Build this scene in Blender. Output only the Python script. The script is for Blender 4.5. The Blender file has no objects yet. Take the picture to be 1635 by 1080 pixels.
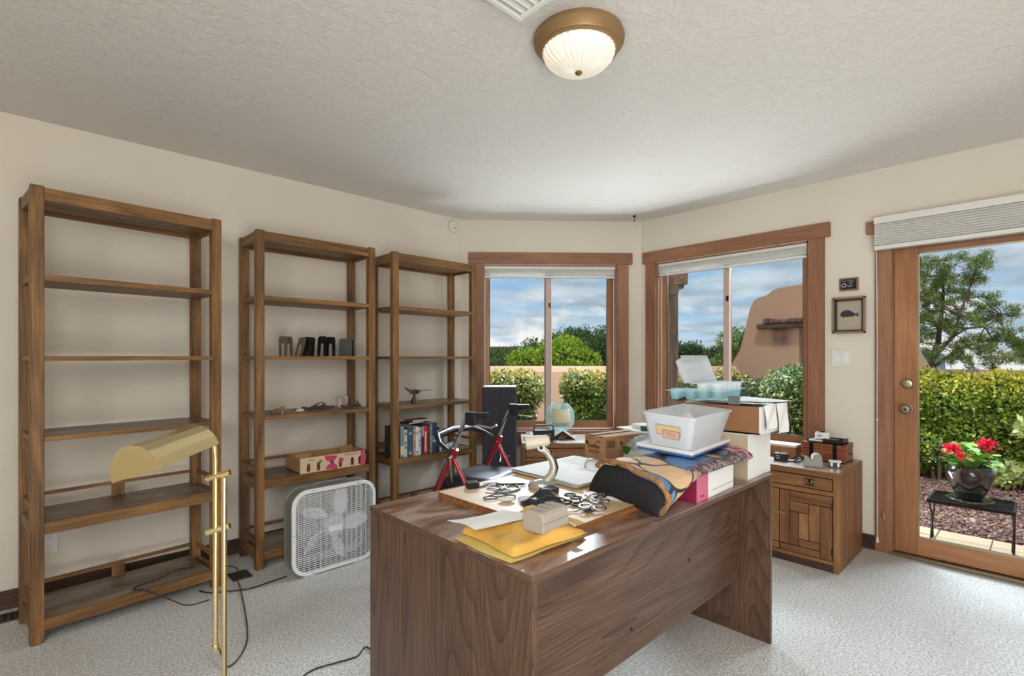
import bpy, bmesh, math, random
import numpy as np
from mathutils import Vector, Matrix, Euler
R = math.radians
random.seed(7)
C = bpy.context.scene.collection
scn = bpy.context.scene
# ------------------------------------------------------------------ camera, light, exposure
YAW = 46.3
cam = bpy.data.cameras.new('camera'); camo = bpy.data.objects.new('camera', cam); C.objects.link(camo)
camo.location = (0, 0, 1.24); camo.rotation_euler = (R(90), 0, R(YAW - 90))
cam.sensor_width = 36; cam.lens = 812 / 1635 * 36; cam.shift_y = 30 / 1635; cam.clip_start = .05; cam.clip_end = 400
scn.camera = camo
scn.view_settings.view_transform = 'Standard'; scn.view_settings.look = 'None'
scn.view_settings.exposure = 0; scn.view_settings.gamma = 1; scn.view_settings.use_curve_mapping = False
scn.cycles.max_bounces = 10; scn.cycles.transparent_max_bounces = 24; scn.cycles.caustics_reflective = False; scn.cycles.caustics_refractive = False
scn.cycles.sample_clamp_indirect = 6; scn.cycles.use_denoising = True

def area(name, loc, target, sx, sy, power, col, spread=180):
    l = bpy.data.lights.new(name, 'AREA'); l.shape = 'RECTANGLE'; l.size = sx; l.size_y = sy; l.energy = power; l.color = col
    l.spread = R(spread)
    o = bpy.data.objects.new(name, l); C.objects.link(o); o.location = loc
    o.rotation_euler = (Vector(target) - Vector(loc)).to_track_quat('-Z', 'Y').to_euler()
    return o
sun = bpy.data.lights.new('sun', 'SUN'); sun.energy = 2.1; sun.angle = R(3); sun.color = (1, .94, .84)
suno = bpy.data.objects.new('sun', sun); C.objects.link(suno)
suno.rotation_euler = Vector((.42, .30, -1.0)).to_track_quat('-Z', 'Y').to_euler()
# added fill lamps boosting the skylight through each opening (outside, above the heads, one-sided)
area('sky_fill_bay', (4.78, 4.60, 2.86), (2.7, 2.3, 1.0), 1.5, .7, 250, (.78, .89, 1))
area('sky_fill_window', (6.1, 1.72, 2.96), (2.7, 1.5, .9), 1.5, .7, 270, (.78, .89, 1))
area('sky_fill_door', (5.3, .15, 2.75), (2.7, .15, 0), 1.1, .8, 105, (.78, .89, 1))
# added lamps imitating sunlit ground bounce up on to the ceiling (low, outside, one-sided)
area('bounce_fill_bay', (3.80, 3.52, .22), (2.4, 1.9, 2.44), 1.2, .45, 44, (.86, .93, 1))
area('bounce_fill_window', (4.65, 1.74, .22), (2.4, 1.6, 2.44), 1.2, .45, 44, (.86, .93, 1))
# unseen fill lamps added behind the camera to brighten the room
area('fill_behind', (-1.3, -1.0, 2.1), (2.2, 1.6, .9), 2.0, 1.4, 88, (1, .975, .94))
area('fill_up', (.2, -1.2, .5), (1.6, 1.0, 2.6), 1.4, 1.0, 42, (1, .965, .92))

w = bpy.data.worlds.new('sky'); scn.world = w; w.use_nodes = True
nt = w.node_tree; N = nt.nodes; L = nt.links; N.clear()
def nd(t, **k):
    n = N.new(t)
    for a, b in k.items(): setattr(n, a, b)
    return n
def mathn(op, a, b=None, clamp=False):
    n = nd('ShaderNodeMath', operation=op, use_clamp=clamp)
    for i, v in enumerate((a, b)):
        if v is None: continue
        if isinstance(v, (int, float)): n.inputs[i].default_value = v
        else: L.new(v, n.inputs[i])
    return n.outputs[0]
def rampn(fac, stops):
    r = nd('ShaderNodeValToRGB'); e = r.color_ramp.elements
    while len(e) < len(stops): e.new(.5)
    for x, (p, c) in zip(e, stops): x.position = p; x.color = (*c, 1) if len(c) == 3 else c
    L.new(fac, r.inputs[0]); return r.outputs[0]
tc = nd('ShaderNodeTexCoord'); sep = nd('ShaderNodeSeparateXYZ'); L.new(tc.outputs['Generated'], sep.inputs[0])
el = mathn('MAXIMUM', sep.outputs[2], 0.0)
den = mathn('ADD', el, .10)
cmb = nd('ShaderNodeCombineXYZ'); L.new(mathn('DIVIDE', sep.outputs[0], den), cmb.inputs[0]); L.new(mathn('DIVIDE', sep.outputs[1], den), cmb.inputs[1])
n1 = nd('ShaderNodeTexNoise'); n1.inputs['Scale'].default_value = .85; n1.inputs['Detail'].default_value = 8; n1.inputs['Roughness'].default_value = .55; n1.inputs['Distortion'].default_value = .3
L.new(cmb.outputs[0], n1.inputs['Vector'])
base = rampn(el, [(0, (.50, .68, .84)), (.12, (.26, .50, .80)), (.4, (.10, .30, .66)), (1, (.05, .2, .5))])
cl = rampn(n1.outputs['Fac'], [(.31, (0, 0, 0)), (.54, (1, 1, 1))])
n2 = nd('ShaderNodeTexNoise'); n2.inputs['Scale'].default_value = 2.2; n2.inputs['Detail'].default_value = 6
L.new(cmb.outputs[0], n2.inputs['Vector'])
ccol = rampn(n2.outputs['Fac'], [(.35, (.34, .41, .47)), (.65, (.62, .68, .71))])
mx = nd('ShaderNodeMixRGB'); L.new(mathn('MULTIPLY', cl, .88), mx.inputs[0]); L.new(base, mx.inputs[1]); L.new(ccol, mx.inputs[2])
# low cumulus bank above the horizon
mp = nd('ShaderNodeMapping'); mp.inputs['Scale'].default_value = (5, 5, 9); L.new(tc.outputs['Generated'], mp.inputs[0])
n3 = nd('ShaderNodeTexNoise'); n3.inputs['Scale'].default_value = 1.0; n3.inputs['Detail'].default_value = 7; L.new(mp.outputs[0], n3.inputs['Vector'])
lowm = rampn(el, [(0, (.12,) * 3), (.05, (.085,) * 3), (.10, (0,) * 3), (.2, (-0.0,) * 3)])
cu = rampn(mathn('ADD', n3.outputs['Fac'], mathn('SUBTRACT', lowm, .06)), [(.50, (0, 0, 0)), (.56, (1, 1, 1))])
cu = mathn('MULTIPLY', cu, rampn(el, [(0, (1,) * 3), (.09, (1,) * 3), (.13, (0,) * 3)]))
mx2 = nd('ShaderNodeMixRGB'); L.new(cu, mx2.inputs[0]); L.new(mx.outputs[0], mx2.inputs[1]); mx2.inputs[2].default_value = (.86, .84, .83, 1)
bg = nd('ShaderNodeBackground'); bg.inputs[1].default_value = 1.12; L.new(mx2.outputs[0], bg.inputs[0])
wo = nd('ShaderNodeOutputWorld'); L.new(bg.outputs[0], wo.inputs[0])

# ------------------------------------------------------------------ measuring: a pixel of the 1635x1080 frame as a place in the room
ca, sa = math.cos(R(YAW)), math.sin(R(YAW))
def at(px, py, D):
    r = (px - 817.5) / 812; return Vector(((ca + r * sa) * D, (sa - r * ca) * D, 1.24 - (py - 570) * D / 812))
def onz(px, py, z): return at(px, py, (1.24 - z) * 812 / (py - 570))
def ony(px, y): r = (px - 817.5) / 812; return (ca + r * sa) * y / (sa - r * ca)

# ------------------------------------------------------------------ materials
def lin(c): return tuple((x / 255 / 12.92 if x / 255 <= .04045 else ((x / 255 + .055) / 1.055) ** 2.4) for x in c)
class NT:
    def __init__(s, name):
        s.m = bpy.data.materials.new(name); s.m.use_nodes = True; s.t = s.m.node_tree; s.n = s.t.nodes; s.l = s.t.links
        s.b = s.n['Principled BSDF']; s.out = s.n['Material Output']
    def add(s, t, ins=None, **k):
        n = s.n.new(t)
        for a, b in k.items(): setattr(n, a, b)
        for a, v in (ins or {}).items():
            if hasattr(v, 'is_output') or isinstance(v, bpy.types.NodeSocket): s.l.new(v, n.inputs[a])
            else: n.inputs[a].default_value = v
        return n
    def ramp(s, fac, stops):
        r = s.add('ShaderNodeValToRGB', {0: fac}); e = r.color_ramp.elements
        while len(e) < len(stops): e.new(.5)
        for x, (p, c) in zip(e, stops): x.position = p; x.color = (*c, 1)
        return r.outputs[0]
    def coord(s, scale=(1, 1, 1), rnd=True, out='Object', rot=(0, 0, 0)):
        t = s.add('ShaderNodeTexCoord'); v = t.outputs[out]
        if rnd:
            oi = s.add('ShaderNodeObjectInfo'); k = s.add('ShaderNodeMath', {0: oi.outputs['Random'], 1: 7.0}, operation='MULTIPLY')
            a = s.add('ShaderNodeVectorMath', {0: v, 1: k.outputs[0]}, operation='ADD'); v = a.outputs[0]
        return s.add('ShaderNodeMapping', {0: v, 'Scale': scale, 'Rotation': rot}).outputs[0]
    def bump(s, h, strength, dist=.01):
        b = s.add('ShaderNodeBump', {'Strength': strength, 'Distance': dist, 'Height': h}); s.l.new(b.outputs[0], s.b.inputs['Normal'])
def plain(name, col, rough=.6, metal=0, var=0, vs=8, bump=0, bs=60, bd=.002, alpha=1, emit=None, es=1, spec=.5, coat=0, trans=0):
    k = NT(name); c = lin(col); k.b.inputs['Base Color'].default_value = (*c, 1); k.b.inputs['Roughness'].default_value = rough
    k.b.inputs['Metallic'].default_value = metal; k.b.inputs['Specular IOR Level'].default_value = spec; k.b.inputs['Coat Weight'].default_value = coat
    if var:
        n = k.add('ShaderNodeTexNoise', {'Vector': k.coord(), 'Scale': vs, 'Detail': 5.0})
        k.l.new(k.ramp(n.outputs['Fac'], [(.3, tuple(x * (1 - var) for x in c)), (.7, tuple(min(1, x * (1 + var)) for x in c))]), k.b.inputs['Base Color'])
    if bump:
        n = k.add('ShaderNodeTexNoise', {'Vector': k.coord(rnd=False), 'Scale': bs, 'Detail': 4.0}); k.bump(n.outputs['Fac'], bump, bd)
    if alpha < 1: k.b.inputs['Alpha'].default_value = alpha
    if trans: k.b.inputs['Transmission Weight'].default_value = trans
    if emit: k.b.inputs['Emission Color'].default_value = (*lin(emit), 1); k.b.inputs['Emission Strength'].default_value = es
    return k.m
def wood(name, dark, mid, light, axis='Z', rough=.45, fine=1.0, grain=1.0, dust=None, cath=0):
    k = NT(name); st = {'X': (.12, 1, 1), 'Y': (1, .12, 1), 'Z': (1, 1, .12)}[axis]
    v = k.coord(tuple(x * 9 * grain for x in st))
    n = k.add('ShaderNodeTexNoise', {'Vector': v, 'Scale': 1.0, 'Detail': 6.0, 'Roughness': .6, 'Distortion': 1.2})
    col = k.ramp(n.outputs['Fac'], [(.30, lin(dark)), (.5, lin(mid)), (.72, lin(light))])
    if cath:
        st3 = {'X': (.10, .8, .8), 'Y': (.8, .10, .8), 'Z': (.8, .8, .10)}[axis]
        nn = k.add('ShaderNodeTexNoise', {'Vector': k.coord(tuple(x * 3.2 for x in st3)), 'Scale': 1.0, 'Detail': 1.5})
        mm = k.add('ShaderNodeMath', {0: nn.outputs['Fac'], 1: 46.0}, operation='MULTIPLY')
        ff = k.add('ShaderNodeMath', {0: mm.outputs[0]}, operation='FRACT')
        rr = k.ramp(ff.outputs[0], [(0, (.42,) * 3), (.16, (.75,) * 3), (.5, (1.0,) * 3), (1, (1.08,) * 3)])
        col = k.add('ShaderNodeMixRGB', {0: cath, 1: col, 2: rr}, blend_type='MULTIPLY').outputs[0]
    st2 = {'X': (.03, 1, 1), 'Y': (1, .03, 1), 'Z': (1, 1, .03)}[axis]
    f = k.add('ShaderNodeTexNoise', {'Vector': k.coord(tuple(x * 160 for x in st2)), 'Scale': 1.0, 'Detail': 3.0})
    g = k.ramp(f.outputs['Fac'], [(.38, (1 - .42 * fine,) * 3), (.62, (1.0,) * 3)])
    mu = k.add('ShaderNodeMixRGB', {0: 1.0, 1: col, 2: g}, blend_type='MULTIPLY'); col = mu.outputs[0]
    if dust:
        n2 = k.add('ShaderNodeTexNoise', {'Vector': k.coord((1.2, 2.6, 1)), 'Scale': 3.2, 'Detail': 6.0, 'Distortion': .8})
        ff = k.ramp(n2.outputs['Fac'], [(.42, (0,) * 3), (.66, (dust[1],) * 3)])
        col = k.add('ShaderNodeMixRGB', {0: ff, 1: col, 2: (*lin(dust[0]), 1)}).outputs[0]
    k.l.new(col, k.b.inputs['Base Color']); k.b.inputs['Roughness'].default_value = rough
    k.bump(f.outputs['Fac'], .12, .001)
    return k.m
def glassy(name, tint=(1, 1, 1), ior=1.35, gloss=(1, 1, 1)):
    k = NT(name); k.n.remove(k.b)
    f = k.add('ShaderNodeFresnel', {'IOR': ior}); t = k.add('ShaderNodeBsdfTransparent', {0: (*tint, 1)}); g = k.add('ShaderNodeBsdfGlossy', {0: (*gloss, 1), 'Roughness': .02})
    m = k.add('ShaderNodeMixShader', {0: f.outputs[0], 1: t.outputs[0], 2: g.outputs[0]}); k.l.new(m.outputs[0], k.out.inputs[0]); return k.m
def milky(name, col, opac=.6, rough=.25, tlf=.35):
    k = NT(name); c = lin(col); k.b.inputs['Base Color'].default_value = (*c, 1); k.b.inputs['Roughness'].default_value = rough
    tl = k.add('ShaderNodeBsdfTranslucent', {0: (*c, 1)}); m1 = k.add('ShaderNodeMixShader', {0: tlf, 1: k.b.outputs[0], 2: tl.outputs[0]})
    t = k.add('ShaderNodeBsdfTransparent'); m = k.add('ShaderNodeMixShader', {0: opac, 1: t.outputs[0], 2: m1.outputs[0]})
    k.l.new(m.outputs[0], k.out.inputs[0]); return k.m
def leafmat(name, cols, rough=.45, ztint=None):
    k = NT(name); g = k.add('ShaderNodeNewGeometry')
    st = [(i / (len(cols) - 1), lin(c)) for i, c in enumerate(cols)]
    col = k.ramp(g.outputs['Random Per Island'], st)
    if ztint:  # blend to another colour towards the crown's top: (z0, z1, colour)
        tcx = k.add('ShaderNodeTexCoord'); sp = k.add('ShaderNodeSeparateXYZ', {0: tcx.outputs['Object']})
        mr = k.add('ShaderNodeMapRange', {0: sp.outputs[2], 1: ztint[0], 2: ztint[1]})
        ns = k.add('ShaderNodeTexNoise', {'Vector': tcx.outputs['Object'], 'Scale': 2.3, 'Detail': 3.0})
        a = k.add('ShaderNodeMath', {0: mr.outputs[0], 1: ns.outputs['Fac']}, operation='MULTIPLY')
        a2 = k.add('ShaderNodeMath', {0: a.outputs[0], 1: g.outputs['Random Per Island']}, operation='MULTIPLY')
        f = k.ramp(a2.outputs[0], [(.06, (0,) * 3), (.30, (1,) * 3)])
        col = k.add('ShaderNodeMixRGB', {0: f, 1: col, 2: (*lin(ztint[2]), 1)}).outputs[0]
    k.l.new(col, k.b.inputs['Base Color']); k.b.inputs['Roughness'].default_value = rough
    tl = k.add('ShaderNodeBsdfTranslucent', {0: col}); m = k.add('ShaderNodeMixShader', {0: .25, 1: k.b.outputs[0], 2: tl.outputs[0]})
    k.l.new(m.outputs[0], k.out.inputs[0]); return k.m

M_ = {}
def wallmat(name, col, bs=28, st=.25):
    k = NT(name); c = lin(col)
    n0 = k.add('ShaderNodeTexNoise', {'Vector': k.coord(rnd=False), 'Scale': 1.3, 'Detail': 5.0})
    k.l.new(k.ramp(n0.outputs['Fac'], [(.3, tuple(x * .955 for x in c)), (.65, c)]), k.b.inputs['Base Color'])
    n = k.add('ShaderNodeTexNoise', {'Vector': k.coord(rnd=False), 'Scale': bs, 'Detail': 5.0, 'Roughness': .6}); k.bump(n.outputs['Fac'], st, .006)
    k.b.inputs['Roughness'].default_value = .85; k.b.inputs['Specular IOR Level'].default_value = .25; return k.m
M_['wall'] = wallmat('cream_plaster', (224, 217, 204))
k = NT('knockdown_ceiling'); c = lin((226, 223, 217)); k.b.inputs['Base Color'].default_value = (*c, 1); k.b.inputs['Roughness'].default_value = .9
va = k.coord(rnd=False); n = k.add('ShaderNodeTexNoise', {'Vector': va, 'Scale': 26.0, 'Detail': 6.0, 'Roughness': .62, 'Distortion': .6})
r_ = k.ramp(n.outputs['Fac'], [(.42, (0,) * 3), (.54, (1,) * 3)]); k.bump(r_, .42, .006); M_['ceiling'] = k.m
k = NT('pale_carpet'); va = k.coord(rnd=False)
n = k.add('ShaderNodeTexNoise', {'Vector': va, 'Scale': 95.0, 'Detail': 5.0, 'Roughness': .75}); n2 = k.add('ShaderNodeTexNoise', {'Vector': va, 'Scale': 2.0, 'Detail': 5.0})
a = k.ramp(n.outputs['Fac'], [(.38, lin((168, 165, 161))), (.58, lin((232, 231, 229)))]); b = k.ramp(n2.outputs['Fac'], [(.3, (.86, .85, .83)), (.62, (1, 1, 1))])
mu = k.add('ShaderNodeMixRGB', {0: 1.0, 1: a, 2: b}, blend_type='MULTIPLY'); k.l.new(mu.outputs[0], k.b.inputs['Base Color'])
n3 = k.add('ShaderNodeTexVoronoi', {'Vector': va, 'Scale': 190.0}); k.bump(n3.outputs['Distance'], .8, .006)
k.b.inputs['Roughness'].default_value = 1; k.b.inputs['Specular IOR Level'].default_value = .1; k.b.inputs['Sheen Weight'].default_value = .15; M_['carpet'] = k.m
BK = ((84, 56, 28), (134, 96, 52), (168, 124, 72))
for ax in 'XYZ': M_['bk' + ax] = wood('bookcase_wood_' + ax.lower(), *BK, ax, .5)
M_['bktop'] = wood('bookcase_shelf_dusty', (84, 66, 52), (108, 86, 68), (128, 106, 86), 'X', .38, dust=((160, 150, 142), .5))
DK = ((90, 65, 50), (102, 76, 60), (113, 86, 69))
for ax in 'XYZ': M_['dk' + ax] = wood('desk_laminate_' + ax.lower(), *DK, ax, .36, fine=.8, grain=1.2, cath=.8)
M_['dktop'] = wood('desk_top_laminate', (98, 62, 44), (124, 84, 62), (142, 102, 80), 'X', .2, fine=.5, dust=((190, 176, 168), .75))
CD = ((128, 86, 60), (154, 108, 80), (172, 126, 96))
for ax in 'XYZ': M_['cd' + ax] = wood('cedar_trim_' + ax.lower(), *CD, ax, .5, fine=.5, grain=.6)
SH = ((148, 98, 62), (176, 122, 80), (196, 144, 102))
for ax in 'XYZ': M_['sh' + ax] = wood('fir_sash_' + ax.lower(), *SH, ax, .42, fine=.4, grain=.6)
CB = ((104, 66, 36), (140, 96, 58), (172, 126, 80))
for ax in 'XYZ': M_['cb' + ax] = wood('campaign_oak_' + ax.lower(), *CB, ax, .45, fine=.7)
M_['cbtop'] = wood('campaign_top_dusty', (120, 88, 62), (160, 128, 98), (184, 156, 130), 'Y', .35, dust=((200, 196, 192), .7))
M_['plyX'] = wood('plywood_board', (208, 176, 136), (222, 194, 158), (234, 210, 178), 'X', .42, fine=.2)
M_['plyedge'] = wood('plywood_edge', (116, 72, 38), (152, 102, 58), (186, 136, 88), 'X', .6, fine=.8, grain=4)
M_['base'] = wood('dark_baseboard', (48, 32, 22), (70, 48, 34), (88, 62, 46), 'X', .5)
M_['brass'] = plain('polished_brass', (240, 222, 170), .2, 1)
M_['oldbrass'] = plain('aged_brass', (170, 146, 92), .32, 1, var=.2)
M_['chrome'] = plain('chrome_metal', (200, 200, 204), .2, 1)
M_['nickel'] = plain('satin_nickel', (176, 164, 140), .28, 1)
M_['white'] = plain('white_painted_metal', (226, 229, 232), .35)
M_['wplast'] = plain('white_plastic', (222, 222, 216), .4)
M_['fansteel'] = plain('fan_shell_shaded', (128, 130, 124), .38, .2)  # white shell greyed: the shade on its sides is put into the colour
M_['black'] = plain('black_plastic', (26, 26, 30), .42)
M_['blackmetal'] = plain('black_metal', (28, 27, 30), .35, .6)
M_['dkgrey'] = plain('charcoal_fabric', (46, 46, 54), .75, bump=.4, bs=300)
M_['red'] = plain('red_painted_tube', (158, 24, 40), .28, .3, coat=.5)
M_['seat'] = plain('black_vinyl', (34, 37, 44), .3, bump=.2, bs=200)
M_['silver'] = plain('silver_tube', (188, 188, 190), .26, .9)
M_['paper'] = plain('white_paper', (232, 232, 230), .75, var=.04)
M_['paper2'] = plain('pale_folder_paper', (214, 218, 212), .55, var=.06)
M_['bluep'] = plain('blue_grey_sleeve', (128, 150, 162), .4, var=.2)
M_['manila'] = plain('manila_yellow_envelope', (216, 170, 82), .75, var=.08, bump=.5, bs=14, bd=.01)
M_['ylw'] = plain('pale_yellow_envelope', (206, 186, 108), .65)
M_['pulp'] = plain('grey_pulp_board', (164, 157, 148), .85, bump=.5, bs=220)
M_['card'] = plain('brown_cardboard', (168, 128, 88), .8, var=.05)
M_['card2'] = plain('plain_brown_cardboard', (138, 96, 64), .8, var=.05)
M_['ink'] = plain('dark_print_ink', (56, 38, 26), .7)
M_['whitebox'] = plain('white_carton', (226, 228, 226), .6)
M_['pink'] = plain('pink_carton', (196, 62, 104), .55); M_['magenta'] = plain('magenta_carton', (128, 26, 62), .55)
M_['bin'] = milky('translucent_bin_plastic', (236, 240, 244), .72, .2, .55); M_['lid'] = plain('white_bin_lid', (222, 224, 226), .4)
M_['blue'] = plain('blue_rim', (66, 108, 166), .5)
M_['egg'] = milky('clear_carton_plastic', (240, 246, 250), .6, .12, .55); M_['eggb'] = milky('aqua_carton_plastic', (176, 220, 226), .6, .12, .5)
M_['pane'] = glassy('window_glass', (.97, .985, .98), 1.09)
M_['clear'] = glassy('clear_glass', (.90, .97, .97), 1.45); k = NT('pale_aqua_glass'); lw = k.add('ShaderNodeLayerWeight', {'Blend': .35}); k.b.inputs['Base Color'].default_value = (*lin((205, 236, 236)), 1); k.b.inputs['Roughness'].default_value = .05
ff = k.add('ShaderNodeMapRange', {0: lw.outputs['Facing'], 1: .1, 2: .95, 3: .10, 4: .65}); k.l.new(k.add('ShaderNodeMixShader', {0: ff.outputs[0], 1: k.add('ShaderNodeBsdfTransparent', {0: (.97, 1, 1, 1)}).outputs[0], 2: k.b.outputs[0]}).outputs[0], k.out.inputs[0]); M_['aqua'] = k.m
M_['greenglass'] = plain('green_ribbed_glass', (62, 120, 40), .1, trans=.35); M_['ylwglass'] = plain('yellow_green_glass', (178, 172, 40), .15)
M_['blind'] = milky('white_shade_fabric', (252, 252, 250), .93, .7, .62)
M_['stucco'] = plain('tan_adobe_stucco', (182, 148, 124), .92, var=.06, vs=2, bump=.4, bs=30, bd=.01)
M_['stain'] = plain('smoke_stain', (60, 48, 44), .9)
M_['beam'] = wood('weathered_beam', (74, 60, 54), (104, 88, 80), (132, 114, 104), 'Y', .8)
M_['darkpost'] = wood('dark_porch_wood', (60, 54, 48), (88, 80, 72), (120, 110, 100), 'Z', .8)
M_['gravel'] = None
M_['pot'] = plain('black_glazed_ceramic', (26, 28, 30), .16, coat=.6)
M_['paver'] = plain('tan_paver', (166, 144, 116), .85, var=.1, vs=6, bump=.3, bs=50)
M_['joint'] = plain('dark_joint', (90, 78, 66), .95)
M_['bark'] = plain('pine_bark', (96, 78, 66), .95, var=.25, vs=20, bump=.6, bs=40, bd=.01)
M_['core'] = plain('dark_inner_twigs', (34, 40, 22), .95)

M_['tanmetal'] = plain('tan_enamelled_metal', (120, 104, 88), .4, .3); M_['blackenamel'] = plain('black_enamelled_metal', (34, 32, 34), .35, .3); M_['greymetal'] = plain('grey_enamelled_metal', (92, 98, 98), .4, .3)

# ------------------------------------------------------------------ mesh builder
class MB:
    def __init__(s): s.v = []; s.f = []; s.mi = []; s.cur = 0; s.sm = []
    def _a(s, vs, fs, smooth=False):
        o = len(s.v); s.v += [tuple(x) for x in vs]; s.f += [tuple(i + o for i in f) for f in fs]; s.mi += [s.cur] * len(fs); s.sm += [smooth] * len(fs); return s
    def m(s, i): s.cur = i; return s
    def box(s, x0, x1, y0, y1, z0, z1, mat=None):
        vs = [(x, y, z) for z in (z0, z1) for x, y in ((x0, y0), (x1, y0), (x1, y1), (x0, y1))]
        if mat is not None: vs = [mat @ Vector(v) for v in vs]
        return s._a(vs, [(3, 2, 1, 0), (4, 5, 6, 7), (0, 1, 5, 4), (1, 2, 6, 5), (2, 3, 7, 6), (3, 0, 4, 7)])
    def cbox(s, x0, x1, y0, y1, z0, z1, b=.006, mat=None):   # box with chamfered vertical and top edges (two stacked outlines)
        def ring(i, z): return [(x0 + i + b, y0 + i, z), (x1 - i - b, y0 + i, z), (x1 - i, y0 + i + b, z), (x1 - i, y1 - i - b, z), (x1 - i - b, y1 - i, z), (x0 + i + b, y1 - i, z), (x0 + i, y1 - i - b, z), (x0 + i, y0 + i + b, z)]
        return s.rings([ring(b * .6, z0), ring(0, z0 + b), ring(0, z1 - b), ring(b * .7, z1)], mat=mat)
    def rings(s, rs, cap=True, smooth=False, mat=None, closed=True):
        n = len(rs[0]); vs = [v for r in rs for v in r]
        if mat is not None: vs = [mat @ Vector(v) for v in vs]
        fs = []
        for k in range(len(rs) - 1):
            for i in range(n if closed else n - 1):
                j = (i + 1) % n; fs.append((k * n + i, k * n + j, (k + 1) * n + j, (k + 1) * n + i))
        if cap: fs.append(tuple(range(n - 1, -1, -1))); fs.append(tuple((len(rs) - 1) * n + i for i in range(n)))
        return s._a(vs, fs, smooth)
    def tube(s, pts, r, n=8, cap=True):
        pts = [Vector(p) for p in pts]; rr = r if isinstance(r, (list, tuple)) else [r] * len(pts); rs = []
        up = None
        for i, p in enumerate(pts):
            a = pts[max(i - 1, 0)]; b = pts[min(i + 1, len(pts) - 1)]; d = (b - a).normalized()
            if up is None: up = Vector((0, 0, 1)) if abs(d.z) < .9 else Vector((1, 0, 0))
            x = d.cross(up).normalized(); y = x.cross(d).normalized(); up = y
            rs.append([p + x * math.cos(t) * rr[i] + y * math.sin(t) * rr[i] for t in (2 * math.pi * q / n for q in range(n))])
        return s.rings([[tuple(v) for v in q] for q in rs], cap, True)
    def cyl(s, a, b, r, n=16, r2=None): return s.tube([a, b], [r, r if r2 is None else r2], n)
    def lathe(s, prof, c=(0, 0, 0), n=24, cap=True, sx=1, sy=1, mat=None):
        rs = [[(c[0] + r * sx * math.cos(2 * math.pi * i / n), c[1] + r * sy * math.sin(2 * math.pi * i / n), c[2] + z) for i in range(n)] for r, z in prof]
        return s.rings(rs, cap, True, mat)
    def prism(s, poly, h0, h1, axis='z', mat=None):
        n = len(poly)
        def P(p, h): return (p[0], p[1], h) if axis == 'z' else ((p[0], h, p[1]) if axis == 'y' else (h, p[0], p[1]))
        return s.rings([[P(p, h0) for p in poly], [P(p, h1) for p in poly]], mat=mat)
    def ball(s, c, r, sx=1, sy=1, sz=1, n=14, m=9, mat=None):
        rs = []
        for j in range(m):
            t = math.pi * (j + .02) / (m - 1 + .04) if 0 < j < m - 1 else (math.pi * .012 if j == 0 else math.pi * .988)
            rs.append([(c[0] + r * sx * math.sin(t) * math.cos(2 * math.pi * i / n), c[1] + r * sy * math.sin(t) * math.sin(2 * math.pi * i / n), c[2] - r * sz * math.cos(t)) for i in range(n)])
        return s.rings(rs, True, True, mat)
    def grid(s, fn, nu, nv, smooth=True):
        vs = [fn(i / nu, j / nv) for j in range(nv + 1) for i in range(nu + 1)]
        return s._a(vs, [(j * (nu + 1) + i, j * (nu + 1) + i + 1, (j + 1) * (nu + 1) + i + 1, (j + 1) * (nu + 1) + i) for j in range(nv) for i in range(nu)], smooth)
    def build(s, name, mats, parent=None, bevel=0, fix=True):
        me = bpy.data.meshes.new(name); me.from_pydata(s.v, [], s.f)
        if not isinstance(mats, (list, tuple)): mats = [mats]
        for m in mats: me.materials.append(M_[m] if isinstance(m, str) else m)
        me.polygons.foreach_set('material_index', s.mi); me.polygons.foreach_set('use_smooth', s.sm)
        if fix and len(s.v) < 60000:
            bm = bmesh.new(); bm.from_mesh(me); bmesh.ops.recalc_face_normals(bm, faces=bm.faces); bm.to_mesh(me); bm.free()
        if any(s.sm):
            try: me.set_sharp_from_angle(angle=R(40))
            except Exception: pass
        o = bpy.data.objects.new(name, me); C.objects.link(o)
        if parent: o.parent = parent
        if bevel:
            b = o.modifiers.new('bevel', 'BEVEL'); b.width = bevel; b.segments = 1; b.limit_method = 'ANGLE'
        return o
def tag(o, label=None, cat=None, group=None, kind=None):
    if label: o['label'] = label
    if cat: o['category'] = cat
    if group: o['group'] = group
    if kind: o['kind'] = kind
    return o
def thing(name, label, cat, loc=(0, 0, 0), rz=0, group=None):
    o = bpy.data.objects.new(name, None); C.objects.link(o); o.location = loc; o.rotation_euler = (0, 0, rz); o.empty_display_size = .05
    return tag(o, label, cat, group)
def node(name, loc, rz=0, kind='structure'):
    o = bpy.data.objects.new(name, None); C.objects.link(o); o.location = loc; o.rotation_euler = (0, 0, rz); o.empty_display_size = .1
    o['kind'] = kind; return o
def struct(name, mb, mats): return tag(mb.build(name, mats), kind='structure')
def bx(*a): return MB().box(*a)
def text(s, size, mat, parent, M, name='lettering', bold=0, align='CENTER'):
    cu = bpy.data.curves.new('t', 'FONT'); cu.body = s; cu.size = size; cu.align_x = align; cu.align_y = 'CENTER'; cu.extrude = .0002; cu.resolution_u = 2; cu.offset = bold
    o = bpy.data.objects.new('t', cu); C.objects.link(o); dg = bpy.context.evaluated_depsgraph_get(); dg.update()
    me = bpy.data.meshes.new_from_object(o.evaluated_get(dg)); bpy.data.objects.remove(o); me.name = name; me.transform(M)
    me.materials.clear(); me.materials.append(M_[mat])
    p = bpy.data.objects.new(name, me); C.objects.link(p); p.parent = parent; return p
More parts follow.
